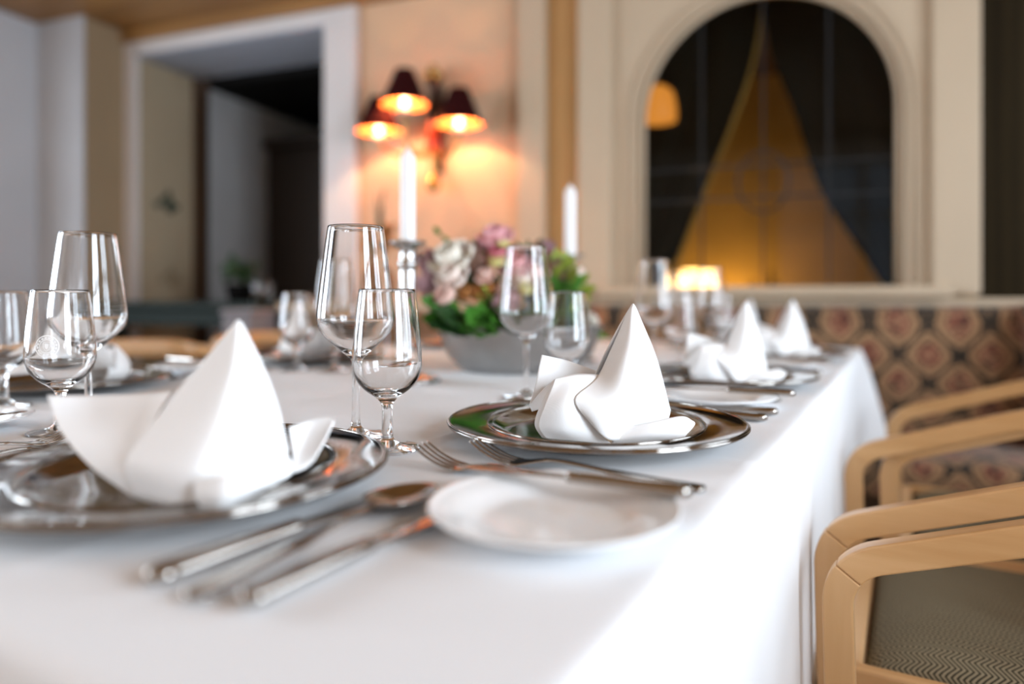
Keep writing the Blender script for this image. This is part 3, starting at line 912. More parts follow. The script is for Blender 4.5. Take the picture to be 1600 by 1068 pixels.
def make_knife(L=.205, hl=.095, nm='table_knife', s=1):
    e = empty(nm)
    bm = bmesh.new()
    pts = curve_pts([(0, 0, .0048), (0, hl * .5, .0050), (0, hl, .0048)], 18)
    def rad(f):
        g = math.sqrt(max(0.02, 1 - (1 - min(1, f / .12)) ** 2))
        w = (.0098 - .0036 * f) * s
        return (w * g, (.0045 - .0008 * f) * (.5 + .5 * g))
    sweep(bm, pts, rad, 14, sq=.75)
    obj('handle', bm, M['steel'], e)
    bm = bmesh.new()
    pts = [V(0.0012 * math.sin(3 * f), hl - .002 + (L - hl) * f, .0048 - .0018 * f) for f in [i / 20 for i in range(21)]]
    def rb(f):
        w = (.0050 + .0048 * min(1, f * 2.2)) * s
        if f > .78: w *= math.sqrt(max(.03, 1 - ((f - .78) / .225) ** 2))
        return (w, .0010 - .0003 * f)
    sweep(bm, pts, rb, 8, sq=.8)
    obj('blade', bm, M['steel'], e)
    return e
def cutlery(kind, u, v, rz, label, z=0, group=None):
    """(u, v) is the handle end; rz = 0 points along +v"""
    mk = {'fork': make_fork, 'spoon': make_spoon, 'knife': make_knife, 'butter': lambda: make_knife(.175, .085, 'butter_knife', .9)}[kind]
    if kind not in proto: proto[kind] = e = mk()
    else: e = copy_tree(proto[kind])
    e.location = (u, v, ZT + z); e.rotation_euler = (0, 0, rz)
    return tag(e, label, 'spoon' if kind == 'spoon' else 'fork' if kind == 'fork' else 'knife', group or {'fork': 'table forks', 'spoon': 'spoons', 'knife': 'table knives', 'butter': 'butter knives'}[kind])

# ------------------------------------------------------------------ napkins
def napkin_mesh(sheets, origin, thick=.0016):
    bm = bmesh.new()
    for rows, nu, nv in sheets:
        b = bmesh.new()
        grid(b, [[at(*p) - origin for p in r] for r in rows], nu, nv)
        # soft irregular ripple of folded linen
        for v_ in b.verts:
            c = v_.co
            v_.co += Vector((math.sin(c.z * 90 + c.y * 60), math.sin(c.x * 80 + 1), 0)) * .0006
        solid(b, thick)
        me = bpy.data.meshes.new('t'); b.to_mesh(me); b.free(); bm.from_mesh(me); bpy.data.meshes.remove(me)
    lo = min(v_.co.z for v_ in bm.verts)
    return bm, lo

P2 = Vector((-.283, .664, ZT)); P1 = Vector((-.485, .334, ZT))
N2 = [
    ([[(985, 482, .690), (990, 476, .688), (995, 482, .692)],
      [(957, 540, .690), (985, 545, .672), (1018, 540, .70)],
      [(935, 589, .678), (975, 608, .656), (1035, 600, .708)],
      [(898, 624, .646), (960, 652, .645), (1048, 642, .715)],
      [(922, 662, .643), (962, 690, .645), (1043, 656, .695)]], 26, 26),
    ([[(985, 482, .691), (990, 477, .694), (995, 482, .693)],
      [(950, 540, .694), (985, 545, .715), (1019, 540, .703)],
      [(931, 584, .70), (985, 600, .745), (1037, 600, .710)],
      [(915, 640, .70), (985, 632, .770), (1049, 643, .717)]], 20, 20),
    ([[(867, 593, .662), (900, 586, .672), (939, 587, .684)],
      [(853, 632, .648), (885, 628, .643), (914, 628, .653)],
      [(841, 666, .649), (880, 670, .641), (932, 672, .648)],
      [(852, 687, .652), (900, 692, .648), (957, 696, .651)]], 24, 22),
    ([[(867, 593, .663), (862, 600, .672), (866, 596, .69)],
      [(853, 632, .649), (846, 634, .662), (850, 628, .69)],
      [(841, 666, .650), (836, 664, .662), (846, 656, .69)],
      [(852, 687, .653), (846, 684, .664), (860, 676, .69)]], 12, 20),
    ([[(848, 556, .706), (890, 566, .715), (938, 584, .702)],
      [(839, 595, .695), (872, 602, .705), (930, 606, .705)],
      [(828, 635, .686), (852, 642, .690), (905, 644, .695)]], 20, 16),
    ([[(828, 635, .686), (846, 612, .676), (867, 593, .664)],
      [(832, 645, .684), (846, 640, .672), (856, 640, .660)]], 10, 8),
    ([[(960, 676, .660), (1010, 663, .657), (1062, 652, .667), (1080, 658, .667)],
      [(958, 688, .650), (1010, 680, .645), (1060, 674, .650), (1085, 665, .662)],
      [(957, 696, .652), (1010, 695, .650), (1055, 692, .648), (1068, 686, .650)]], 28, 14),
]
N1 = [
    ([[(366, 505, .485), (372, 499, .483), (379, 505, .487)],
      [(314, 568, .487), (362, 578, .466), (408, 568, .497)],
      [(266, 626, .482), (345, 650, .452), (433, 640, .503)],
      [(216, 690, .462), (325, 712, .438), (449, 705, .500)],
      [(198, 725, .452), (312, 752, .432), (457, 738, .484)],
      [(215, 774, .450), (302, 794, .432), (402, 768, .462)]], 30, 34),
    ([[(366, 505, .486), (373, 500, .490), (380, 505, .489)],
      [(318, 566, .490), (365, 575, .515), (410, 568, .500)],
      [(275, 616, .50), (360, 640, .545), (436, 640, .507)],
      [(260, 680, .50), (360, 690, .560), (452, 705, .503)]], 20, 20),
    ([[(73, 617, .500), (150, 617, .520), (230, 615, .512), (270, 610, .496)],
      [(93, 668, .484), (150, 674, .484), (200, 680, .478), (236, 668, .472)],
      [(142, 730, .466), (175, 734, .460), (203, 734, .454), (222, 728, .452)],
      [(206, 774, .455), (240, 786, .448), (272, 791, .442), (302, 795, .436)]], 30, 26),
    ([[(306, 750, .427), (350, 741, .420), (400, 737, .432), (444, 734, .455)],
      [(306, 778, .422), (350, 775, .414), (400, 760, .426), (438, 746, .452)],
      [(322, 803, .428), (346, 801, .422), (396, 774, .434), (434, 755, .452)]], 26, 14),
    ([[(450, 668, .520), (480, 657, .532), (512, 652, .532), (522, 658, .526)],
      [(455, 704, .510), (475, 698, .520), (497, 694, .516), (509, 690, .511)],
      [(457, 738, .488), (467, 736, .490), (481, 729, .496), (493, 719, .501)]], 22, 14),
]
nap = {}
def napkin(kind, u, v, label, rz=0):
    if kind not in nap:
        o0 = P2 if kind == 'N2' else P1
        bm, lo = napkin_mesh(N2 if kind == 'N2' else N1, o0)
        o = obj('napkin', bm, M['napkin']); nap[kind] = (o.data, lo)
    else:
        o = bpy.data.objects.new('napkin', nap[kind][0]); COL.objects.link(o)
    o.location = (u, v, ZT + max(0, .0048 - nap[kind][1]))
    o.rotation_euler.z = rz
    return tag(o, label, 'napkin', 'folded white napkins')

# ------------------------------------------------------------------ lay the table
WEST, NORTH, EAST = R(90), 0, R(-90)     # cutlery pointing to -u, +v, +u
# near end
charger(P1.x, P1.y, 'large silver charger plate nearest the camera, at lower left')
napkin('N1', P1.x, P1.y, 'large folded white napkin with tall peak on the nearest charger')
cutlery('knife', -.330, .205, R(-3), 'knife lying nearest to the front charger, left of the spoon')
cutlery('spoon', -.297, .205, R(2), 'soup spoon lying right of the nearest charger')
cutlery('butter', -.268, .212, R(-2), 'knife lying right of the soup spoon in the foreground')
cutlery('fork', -.690, .185, R(1), 'fork left of the nearest charger, closest to it')
cutlery('fork', -.735, .185, R(-1), 'outer fork left of the nearest charger')
bread_plate(-.905, .335, 'white bread plate cut off by the left picture edge')
cutlery('butter', -.845, .215, R(1), 'butter knife on the bread plate at the left picture edge', .0155)
# right side, nearest diner
charger(P2.x, P2.y, 'silver charger plate in sharp focus in the middle of the picture')
napkin('N2', P2.x, P2.y, 'sharply focused folded white napkin on the middle charger')
cutlery('fork', -.162, .474, WEST, 'outer fork with tines toward the small foreground glass')
cutlery('fork', -.130, .513, WEST, 'inner fork whose tines touch the middle charger rim')
bread_plate(-.196, .392, 'white bread plate in the foreground carrying a butter knife')
cutlery('butter', -.120, .440, WEST + R(4), 'butter knife on the foreground bread plate', .0150)
cutlery('knife', -.140, .838, WEST, 'inner knife to the right of the middle charger')
cutlery('knife', -.136, .888, WEST, 'outer knife to the right of the middle charger')
# third
charger(-.273, 1.177, 'silver charger plate second along the right table edge')
napkin('N2', -.273, 1.177, 'folded white napkin on the second charger along the right edge')
bread_plate(-.224, .940, 'white bread plate between the middle charger and the next one')
cutlery('butter', -.125, .955, WEST + R(6), 'butter knife on the bread plate behind the middle napkin', .0150)
cutlery('fork', -.15, 1.005, WEST, 'fork beside the second charger along the right edge', group='forks further along the right edge')
cutlery('knife', -.138, 1.352, WEST, 'inner knife beyond the second charger along the right edge')
cutlery('knife', -.136, 1.395, WEST, 'outer knife beyond the second charger along the right edge')
# fourth
charger(-.272, 1.73, 'silver charger plate farthest along the right table edge')
napkin('N2', -.272, 1.73, 'folded white napkin farthest along the right table edge', R(-14))
bread_plate(-.215, 1.478, 'white bread plate before the farthest napkin of the right edge')
cutlery('butter', -.125, 1.49, WEST + R(4), 'butter knife on the far bread plate of the right edge', .0150)
cutlery('knife', -.140, 1.90, WEST, 'knife beyond the farthest charger of the right edge')
# far end
charger(-.42, 1.985, 'silver charger plate at the far end of the table')
napkin('N2', -.42, 1.985, 'folded white napkin at the far table end before the bench', R(10))
# left side
charger(-1.163, .587, 'silver charger plate on the left side behind the logo glass')
napkin('N2', -1.163, .587, 'folded white napkin on the left behind the logo glass', R(165))
bread_plate(-1.20, .855, 'white bread plate on the left side behind the near napkin')
cutlery('butter', -1.31, .86, EAST, 'butter knife on the left side bread plate', .015)
cutlery('fork', -1.27, .745, EAST, 'fork on the left side beside the bread plate')
charger(-1.163, 1.12, 'silver charger plate on the far left side behind the tall glass')
napkin('N2', -1.163, 1.12, 'folded white napkin on the far left side seen between glasses', R(200))
cutlery('knife', -1.29, .930, EAST, 'knife on the left side before the second charger')
cutlery('knife', -1.29, .895, EAST, 'second knife on the left side, nearer the camera')
charger(-1.163, 1.66, 'silver charger plate on the far left behind the flower bowl')

def gpos(px, D):
    p = at(px, 600, D); return p.x, p.y
def G(kind, px, D, label, rz=0):
    u, v = gpos(px, D); return glass(kind, u, v, label, rz)
G('tall', 556, .712, 'tall wine glass in focus beside the near napkin')
G('small', 605, .655, 'small stemmed glass in focus before the tall wine glass')
G('tall', 138, .785, 'tall wine glass at the left picture side')
S2 = G('small', 95, .735, 'small stemmed glass with an etched round crest, at left')
G('small', 6, .905, 'small stemmed glass cut off by the left picture edge')
G('tall', 822, .985, 'tall wine glass in front of the flowers')
G('small', 886, .985, 'small stemmed glass between the flowers and the middle napkin')
G('small', 464, 1.36, 'small blurred glass on the left side beyond the near napkin')
G('tall', 524, 1.345, 'blurred wine glass directly behind the focused tall glass')
G('tall', 1022, 1.36, 'blurred wine glass right of the middle napkin tip, largest there')
G('small', 1063, 1.40, 'blurred small glass before the second napkin of the right edge')
G('tall', 1110, 1.75, 'blurred wine glass left of the second napkin tip')
G('small', 1128, 1.84, 'blurred small glass half hidden by the second napkin')
G('tall', 1062, 2.02, 'farthest blurred wine glass, before the arched window')

# etched crest and lettering on the left small glass
def etch_on_glass(root, loc_ang, bm_pts_fn): pass
crest = None
def s_radius(z):
    pr = [(r, zz) for r, zz in small_profile()]
    k = max(range(len(pr)), key=lambda i: pr[i][1]); out = pr[:k + 1]
    for (r0, z0), (r1, z1) in zip(out, out[1:]):
        if z0 <= z <= z1 and z1 > z0: return r0 + (r1 - r0) * (z - z0) / (z1 - z0)
    return .03
cam_ang = math.atan2(-S2.location.y, -S2.location.x)       # direction from glass to camera
def wrap(bm, a0):
    for v_ in bm.verts:
        x, z, lift = v_.co.x, v_.co.z, v_.co.y
        r = s_radius(z) + .00012 + lift
        a = a0 + x / .0325
        v_.co = Vector((r * math.cos(a), r * math.sin(a), z))
def ringbm(bm, cx, cz, r0, r1, n=36, dash=None, sz=1):
    for k in range(n):
        if dash and (k % dash[1]) >= dash[0]: continue
        a, b = 2 * math.pi * k / n, 2 * math.pi * (k + 1) / n
        q = [bm.verts.new((cx + r * math.cos(t), 0, cz + r * math.sin(t) * sz)) for r, t in ((r0, a), (r1, a), (r1, b), (r0, b))]
        bm.faces.new(q)
bm = bmesh.new()
CX, CZ = -.0125, .0945
ringbm(bm, CX, CZ, .0105, .0115); ringbm(bm, CX, CZ, .0064, .0073)
ringbm(bm, CX, CZ, .0079, .0096, 48, (2, 3))
sh_ = [(-.003, .0042), (.003, .0042), (.003, -.0005), (.0016, -.0035), (0, -.0050), (-.0016, -.0035), (-.003, -.0005)]
bm.faces.new([bm.verts.new((CX + x * .62, 0, CZ + z * .68)) for x, z in sh_][::-1])
for (x0, z0), (x1, z1) in zip(sh_, sh_[1:] + sh_[:1]):
    q = [(x0, z0), (x1, z1), (x1 * .86, z1 * .86), (x0 * .86, z0 * .86)]
    bm.faces.new([bm.verts.new((CX + x * 1.15, 0, CZ + z * 1.1)) for x, z in q])
wrap(bm, cam_ang)
me = bpy.data.meshes.new('crest'); 
o = obj('crest', bm, M['etch'], S2)
def text_mesh(s, size):
    cu = bpy.data.curves.new('lettering', 'FONT'); cu.body = s; cu.size = size
    ob = bpy.data.objects.new('lettering', cu); COL.objects.link(ob)
    dg = bpy.context.evaluated_depsgraph_get(); dg.update()
    me = bpy.data.meshes.new_from_object(ob.evaluated_get(dg))
    bpy.data.objects.remove(ob)
    bm = bmesh.new(); bm.from_mesh(me); return bm
bm = text_mesh('D', .0072)
for v_ in bm.verts: v_.co = Vector((v_.co.x + .0018, 0, v_.co.y + .0922))
box(bm, .0072, .0080, 0, .0001, .0923, .0930)
wrap(bm, cam_ang)
obj('lettering', bm, M['etch'], S2, smooth=False)

# ------------------------------------------------------------------ candles
def candlestick(u, v, label, clabel):
    e = tag(empty('candlestick', (u, v, ZT)), label, 'candlestick', 'pewter candlesticks')
    obj('base', lathe(prof([(0, 0), (.052, 0), (.054, .004), (.050, .008), (.030, .013), (.016, .022), (.012, .034)], 26), 48), M['pewter'], e)
    obj('stem', lathe(prof([(.012, .034), (.0165, .044), (.0125, .054), (.0120, .10), (.0130, .15), (.0140, .185), (.0130, .192)], 30), 36), M['pewter'], e)
    obj('socket', lathe(prof([(.0130, .192), (.0165, .199), (.0165, .204), (.0140, .210), (.0150, .226), (.031, .235), (.0325, .238), (.029, .2405), (.014, .239), (.013, .228), (0, .227)], 44), 40), M['pewter'], e)
    c = tag(empty('candle', (u, v, ZT + .2275)), clabel, 'candle', 'white candles')
    obj('wax', lathe([(0, 0), (.0125, 0), (.0128, .002), (.0128, .153), (.0118, .158), (.0085, .163), (.0045, .169), (.003, .1715), (0, .1715)], 32), M['wax'], c)
    obj('wick', lathe([(0, .170), (.0011, .170), (.0011, .179), (0, .179)], 8), M['wick'], c)
u, v = gpos(637, 1.17)
candlestick(u, v, 'pewter candlestick behind the focused glasses', 'white candle left of the flowers, below the sconce')
u, v = gpos(891, 1.55)
candlestick(u, v, 'pewter candlestick standing behind the flowers', 'white candle right of the flowers')

# ------------------------------------------------------------------ flower bowl
fu, fv = gpos(812, 1.36)
FB = Vector((fu, fv, ZT))
ROT = YAW
e = tag(empty('flower_bowl', FB, YAW), 'oval grey zinc bowl holding the flowers', 'bowl')
bm = lathe([(0, 0), (.108, 0)] + prof([(.108, 0), (.124, .010), (.142, .030), (.154, .055), (.161, .078), (.166, .086)], 14)[1:] + [(.164, .088), (.158, .084), (.150, .055), (.136, .028), (.115, .010), (0, .008)], 56)
for v_ in bm.verts: v_.co.y *= .72
obj('bowl', bm, M['zinc'], e)
bm = bmesh.new()
sweep(bm, [Vector((.164 * math.cos(a * math.pi / 40), .164 * .72 * math.sin(a * math.pi / 40), .0855)) for a in range(81)], .0032, 8, cap=False)
obj('rim', bm, M['zinc'], e)
bm = bmesh.new()
bmesh.ops.create_icosphere(bm, subdivisions=3, radius=1)
for v_ in bm.verts: v_.co = Vector((v_.co.x * .135, v_.co.y * .095, .07 + v_.co.z * .055))
tag(obj('floral_foam', bm, M['leaf_dark'], e), kind='stuff')

def petal_mesh(w, h, cup, m, name='petal'):
    bm = bmesh.new(); n, k = 7, 7
    vs = []
    for i in range(n):
        f = i / (n - 1); row = []
        ww = w * (math.sin(math.pi * (.12 + .70 * f)) ** .7)
        for j in range(k):
            g = (j / (k - 1) - .5) * 2
            row.append(bm.verts.new((g * ww, -cup * math.sin(f * 2.2) * .8 + .35 * w * g * g + (cup * .9 * max(0, f - .75) * 2), h * f)))
        vs.append(row)
    for a, b in zip(vs, vs[1:]):
        for j in range(k - 1): bm.faces.new((a[j], a[j + 1], b[j + 1], b[j]))
    solid(bm, .0008)
    o = obj(name, bm, m); me = o.data; bpy.data.objects.remove(o); return me
petals = {}
def stem_to(parent, p, base, r=.0016):
    bm = bmesh.new()
    sweep(bm, curve_pts([base, (base + p) * .5 + Vector((0, 0, .01)), p], 7), r, 6)
    obj('stem', bm, M['stem'], parent)
def rose(px, py, D, r, m, name, label, cat='flower', group=None, open_=.6):
    c = at(px, py, D)
    e = tag(empty(name, c), label, cat, group)
    key = (m, round(r, 3))
    if key not in petals:
        petals[key] = (petal_mesh(r * .62, r * 1.5, r * .42, M[m]), petal_mesh(r * .40, r * 1.3, r * .25, M[m]))
    big, small = petals[key]
    d = (c - (FB + Vector((0, 0, .06)))).normalized()
    q = Vector((0, 0, 1)).rotation_difference((d + Vector((.25, -.45, .3))).normalized())
    for layer, (n, tilt, rad, me) in enumerate(((4, .08, .10, small), (5, .28, .20, big), (6, .28 + open_, .28, big))):
        for k in range(n):
            a = 2 * math.pi * k / n + layer * .5
            o = bpy.data.objects.new('petal', me); COL.objects.link(o); o.parent = e
            o.matrix_local = q.to_matrix().to_4x4() @ Matrix.Translation((0, 0, -r * .75)) @ Matrix.Rotation(a, 4, 'Z') @ Matrix.Translation((0, -r * rad, 0)) @ Matrix.Rotation(tilt, 4, 'X')
    stem_to(e, d * -r * .6, (FB + Vector((0, 0, .06)) + (c - FB) * .15) - c)
    return e
def cluster(px, py, D, r, m, name, label, group=None, n=70, dot=.006, seed=1, sq=1.0):
    c = at(px, py, D)
    e = tag(empty(name, c), label, 'flower', group)
    rnd = random.Random(seed)
    bm = bmesh.new()
    for k in range(n):
        v = Vector((rnd.gauss(0, 1), rnd.gauss(0, 1), rnd.gauss(0, 1))).normalized() * r * rnd.uniform(.55, 1)
        v.z *= sq
        # four tiny petals
        a = v.normalized(); b = a.orthogonal().normalized(); cc = a.cross(b)
        t0 = rnd.uniform(0, 3)
        for t in range(4):
            ang = t0 + t * math.pi / 2
            dd = b * math.cos(ang) + cc * math.sin(ang); ee = a.cross(dd)
            f = [bm.verts.new(v), bm.verts.new(v + dd * dot * .7 + ee * dot * .45 + a * dot * .2), bm.verts.new(v + dd * dot * 1.2 + a * dot * .1), bm.verts.new(v + dd * dot * .7 - ee * dot * .45 + a * dot * .2)]
            bm.faces.new(f)
    solid(bm, .0005)
    tag(obj('florets', bm, M[m], e, smooth=False), kind='stuff')
    bm = bmesh.new(); bmesh.ops.create_icosphere(bm, subdivisions=2, radius=r * .55)
    obj('core', bm, M[m], e)
    stem_to(e, Vector((0, 0, -r * .3)), (FB + Vector((0, 0, .06)) + (c - FB) * .15) - c)
    return e
leafme = {}
def leaf_mesh(L, w, m):
    bm = bmesh.new(); n, k = 12, 7; vs = []
    for i in range(n):
        f = i / (n - 1); ww = w * math.sin(math.pi * min(1, f * .96 + .02)) ** .8 * (1.15 - .4 * f)
        vs.append([bm.verts.new((g * ww, L * f, .12 * L * math.sin(f * 2.6) - .25 * ww * (1 - g * g) + .002 * math.sin(f * 25) * abs(g))) for g in [(j / (k - 1) - .5) * 2 for j in range(k)]])
    for a, b in zip(vs, vs[1:]):
        for j in range(k - 1): bm.faces.new((a[j], a[j + 1], b[j + 1], b[j]))
    solid(bm, .0006)
    o = obj('leaf', bm, M[m]); me = o.data; bpy.data.objects.remove(o); return me
def sprig(px, py, D, leaves, m, name, label, L=.06, w=.018, seed=0, group=None):
    """leaves: list of (tip px, tip py) around; the sprig's root is inside the bowl"""
    root = FB + Vector((0, 0, .07)) + (at(px, py, D) - FB - Vector((0, 0, .07))) * .55
    e = tag(empty(name, root), label, 'foliage', group)
    rnd = random.Random(seed)
    key = (m, L, w)
    if key not in leafme: leafme[key] = leaf_mesh(L, w, m)
    bm = bmesh.new()
    nsw = 0
    for tx, ty in leaves:
        tip = at(tx, ty, D + rnd.uniform(-.03, .03)) - root
        d = tip.normalized(); ln = tip.length
        o = bpy.data.objects.new('leaf', leafme[key]); COL.objects.link(o); o.parent = e
        st = tip - d * min(L, ln)
        upv = Vector((.35, -.6, .7)) + Vector((rnd.gauss(0, .25), rnd.gauss(0, .25), rnd.gauss(0, .25)))
        x = d.cross(upv).normalized(); z = x.cross(d)
        mm = Matrix((x, d, z)).transposed().to_4x4(); mm.translation = st
        s = min(1, ln / L)
        o.matrix_local = mm @ Matrix.Scale(max(s, .75), 4)
        sweep(bm, curve_pts([V(0, 0, 0), st * .5 + V(0, 0, .003), st + d * L * .1], 5), .0011, 5); nsw += 1
    obj('stem', bm, M['stem'], e)
    return e
# blooms
rose(703, 400, 1.29, .031, 'rose_white', 'white_rose', 'large white rose at the upper left of the bouquet', open_=.75)
rose(706, 430, 1.265, .024, 'rose_pale', 'pale_rose', 'pale blush rose below the white rose')
rose(696, 462, 1.25, .019, 'rose_blush', 'pink_bud', 'pink rose bud hanging low at the left of the bouquet', open_=.2)
rose(774, 368, 1.33, .026, 'rose_pink', 'pink_rose', 'pink rose at the very top of the bouquet')
rose(760, 378, 1.34, .018, 'rose_pink', 'pink_rose', 'smaller pink rose just left of the topmost pink rose')
rose(777, 398, 1.30, .020, 'rose_deep', 'deep_pink_rose', 'deep pink rose below the topmost pink rose')
rose(803, 412, 1.31, .026, 'rose_pink', 'pink_rose', 'pink rose seen through the tall glass before the flowers')
rose(815, 435, 1.29, .022, 'rose_pale', 'pale_rose', 'pale rose low behind the tall glass')
rose(776, 408, 1.285, .014, 'yellow', 'yellow_bud', 'small pale yellow bud in the centre of the bouquet', open_=.3)
rose(786, 380, 1.30, .010, 'yellow', 'yellow_bud', 'tiny yellow bud beside the topmost pink rose', open_=.3)
rose(757, 428, 1.27, .013, 'rose_blush', 'blush_bud', 'flat blush bud in the middle of the bouquet', open_=.9)
rose(748, 455, 1.27, .014, 'rust', 'rust_bloom', 'rust coloured bloom low in the middle of the bouquet')
rose(727, 456, 1.27, .012, 'rust', 'rust_bloom', 'small rust coloured bloom right of the hanging pink bud')
rose(764, 450, 1.27, .011, 'rust', 'rust_bloom', 'small rust coloured bloom left of the tall glass')
rose(902, 425, 1.40, .017, 'rose_pale', 'pale_rose', 'cream rose at the right side below the right candle')
rose(822, 452, 1.27, .013, 'yellow', 'yellow_bud', 'yellow bud seen through the tall glass', open_=.3)
cluster(665, 442, 1.30, .032, 'lilac', 'lilac_cluster', 'dusky lilac flower cluster at the far left of the bouquet', seed=1)
cluster(668, 405, 1.34, .024, 'lilac', 'lilac_cluster', 'small dusky flower cluster above the left lilac cluster', seed=12)
cluster(790, 468, 1.25, .028, 'lilac', 'lilac_cluster', 'dusky lilac flower cluster behind the foot of the tall glass bowl', seed=2)
cluster(735, 392, 1.33, .026, 'plum', 'plum_cluster', 'brown plum flower cluster right of the white rose', seed=3)
cluster(745, 412, 1.30, .024, 'plum', 'plum_cluster', 'brown plum flower cluster in the upper middle of the bouquet', seed=4)
cluster(838, 398, 1.36, .026, 'plum', 'plum_cluster', 'plum flower cluster at the upper right behind the tall glass', seed=5)
cluster(865, 420, 1.37, .026, 'plum', 'plum_cluster', 'plum flower cluster at the right beside the candle', seed=6)
cluster(855, 385, 1.40, .016, 'lilac', 'lilac_cluster', 'little lilac tuft at the top right of the bouquet', seed=7)
cluster(845, 450, 1.30, .024, 'plum', 'plum_cluster', 'plum flower cluster low at the right of the tall glass', seed=9)
# foliage
sprig(665, 490, 1.26, [(655, 468), (658, 498), (672, 478), (690, 505)], 'leaf', 'leaf_sprig', 'broad green leaves at the left end of the bowl', .085, .026, 1)
sprig(720, 500, 1.23, [(700, 500), (715, 515), (735, 495), (725, 478)], 'leaf', 'leaf_sprig', 'broad green leaves below the hanging pink bud', .080, .026, 2)
sprig(745, 520, 1.21, [(748, 532), (742, 510)], 'leaf', 'leaf_sprig', 'long green leaf hanging over the bowl rim', .080, .017, 3)
sprig(775, 495, 1.24, [(765, 505), (785, 500), (775, 482), (798, 510)], 'leaf', 'leaf_sprig', 'green leaves low in the middle of the bouquet', .075, .023, 4)
sprig(840, 510, 1.26, [(825, 500), (845, 532), (858, 505), (868, 490)], 'leaf', 'leaf_sprig', 'green leaves behind the stem of the tall glass', .075, .020, 5)
sprig(905, 490, 1.36, [(890, 470), (910, 500), (922, 480), (905, 455)], 'leaf', 'leaf_sprig', 'green leaves at the right end of the bowl', .075, .020, 6)
sprig(930, 520, 1.36, [(952, 531), (920, 552)], 'leaf', 'leaf_sprig', 'green leaf reaching out right beyond the bowl', .080, .020, 7)
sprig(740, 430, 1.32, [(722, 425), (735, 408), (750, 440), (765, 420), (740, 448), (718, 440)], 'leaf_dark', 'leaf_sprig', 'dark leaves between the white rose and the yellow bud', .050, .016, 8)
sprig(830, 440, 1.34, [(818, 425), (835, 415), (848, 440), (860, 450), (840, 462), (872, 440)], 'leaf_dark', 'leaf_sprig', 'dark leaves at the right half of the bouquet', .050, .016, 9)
sprig(745, 380, 1.36, [(744, 368), (752, 385), (733, 375)], 'leaf', 'leaf_sprig', 'green tip rising left of the topmost pink rose', .040, .010, 10)
sprig(690, 380, 1.38, [(678, 353), (692, 368), (698, 385)], 'leaf', 'leaf_sprig', 'thin pale shoot rising left above the white rose', .022, .006, 11)
sprig(905, 420, 1.42, [(898, 408), (915, 440), (925, 455), (918, 465), (890, 420)], 'leaf_lime', 'lime_sprig', 'yellow green sprig at the right end of the bouquet', .035, .011, 12)
sprig(870, 400, 1.42, [(866, 380), (882, 398), (875, 412)], 'leaf_lime', 'lime_sprig', 'yellow green sprig just left of the right candle', .030, .010, 13)
sprig(770, 470, 1.27, [(752, 448), (765, 462), (745, 462)], 'leaf_lime', 'lime_sprig', 'yellow green sprig in the middle of the bouquet', .030, .010, 14)
sprig(795, 380, 1.36, [(810, 378), (825, 372), (846, 372)], 'leaf_dark', 'leaf_sprig', 'thin dark sprig right of the topmost pink rose', .035, .006, 15)

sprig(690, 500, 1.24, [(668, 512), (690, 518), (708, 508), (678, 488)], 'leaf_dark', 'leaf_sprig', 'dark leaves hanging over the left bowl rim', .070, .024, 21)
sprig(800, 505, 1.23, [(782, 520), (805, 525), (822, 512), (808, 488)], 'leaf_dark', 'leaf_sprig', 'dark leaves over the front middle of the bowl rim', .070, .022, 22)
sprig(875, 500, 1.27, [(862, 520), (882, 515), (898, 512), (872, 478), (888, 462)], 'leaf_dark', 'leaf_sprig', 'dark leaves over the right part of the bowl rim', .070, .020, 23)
sprig(885, 450, 1.34, [(870, 428), (888, 438), (902, 448), (878, 460), (912, 430)], 'leaf', 'leaf_sprig', 'green leaves below the right candle', .050, .016, 24)
sprig(760, 475, 1.25, [(742, 478), (756, 490), (772, 486), (760, 470), (735, 488)], 'leaf', 'leaf_sprig', 'green leaves under the rust coloured blooms', .055, .018, 25)
sprig(850, 480, 1.28, [(832, 482), (848, 470), (862, 468), (850, 498), (840, 512)], 'leaf', 'leaf_sprig', 'green leaves seen between the two glasses before the flowers', .055, .018, 26)
sprig(720, 418, 1.30, [(724, 405), (730, 425), (738, 436), (728, 448)], 'leaf_dark', 'leaf_sprig', 'dark leaves right beside the pale blush rose', .045, .014, 27)
sprig(655, 420, 1.36, [(648, 400), (655, 420), (650, 445), (662, 392)], 'leaf_dark', 'leaf_sprig', 'dark leaves at the far left beside the candlestick', .040, .012, 28)
sprig(915, 440, 1.34, [(905, 415), (922, 428), (932, 448), (926, 468), (915, 485), (900, 432)], 'leaf_lime', 'lime_sprig', 'tall yellow green sprig right below the right candle', .040, .013, 41)
sprig(885, 400, 1.36, [(872, 388), (886, 392), (898, 400), (880, 412)], 'leaf_lime', 'lime_sprig', 'short yellow green sprig in front of the right candle', .034, .011, 42)
sprig(820, 400, 1.36, [(806, 388), (820, 384), (832, 386), (845, 395)], 'leaf_dark', 'leaf_sprig', 'dark leaf tips above the rim of the tall glass', .040, .013, 43)
cluster(690, 420, 1.36, .022, 'plum', 'plum_cluster', 'plum flower cluster behind the white rose', seed=31)
cluster(880, 440, 1.40, .022, 'plum', 'plum_cluster', 'plum flower cluster below the right candle', seed=32)
rose(868, 400, 1.38, .013, 'rose_deep', 'deep_pink_bud', 'small deep pink bud at the upper right near the candle', open_=.3)
rose(842, 425, 1.33, .016, 'rose_blush', 'blush_rose', 'blush rose between the tall glass and the right candle')
rose(925, 500, 1.42, .017, 'rose_white', 'white_rose', 'white rose low at the right end of the bowl')

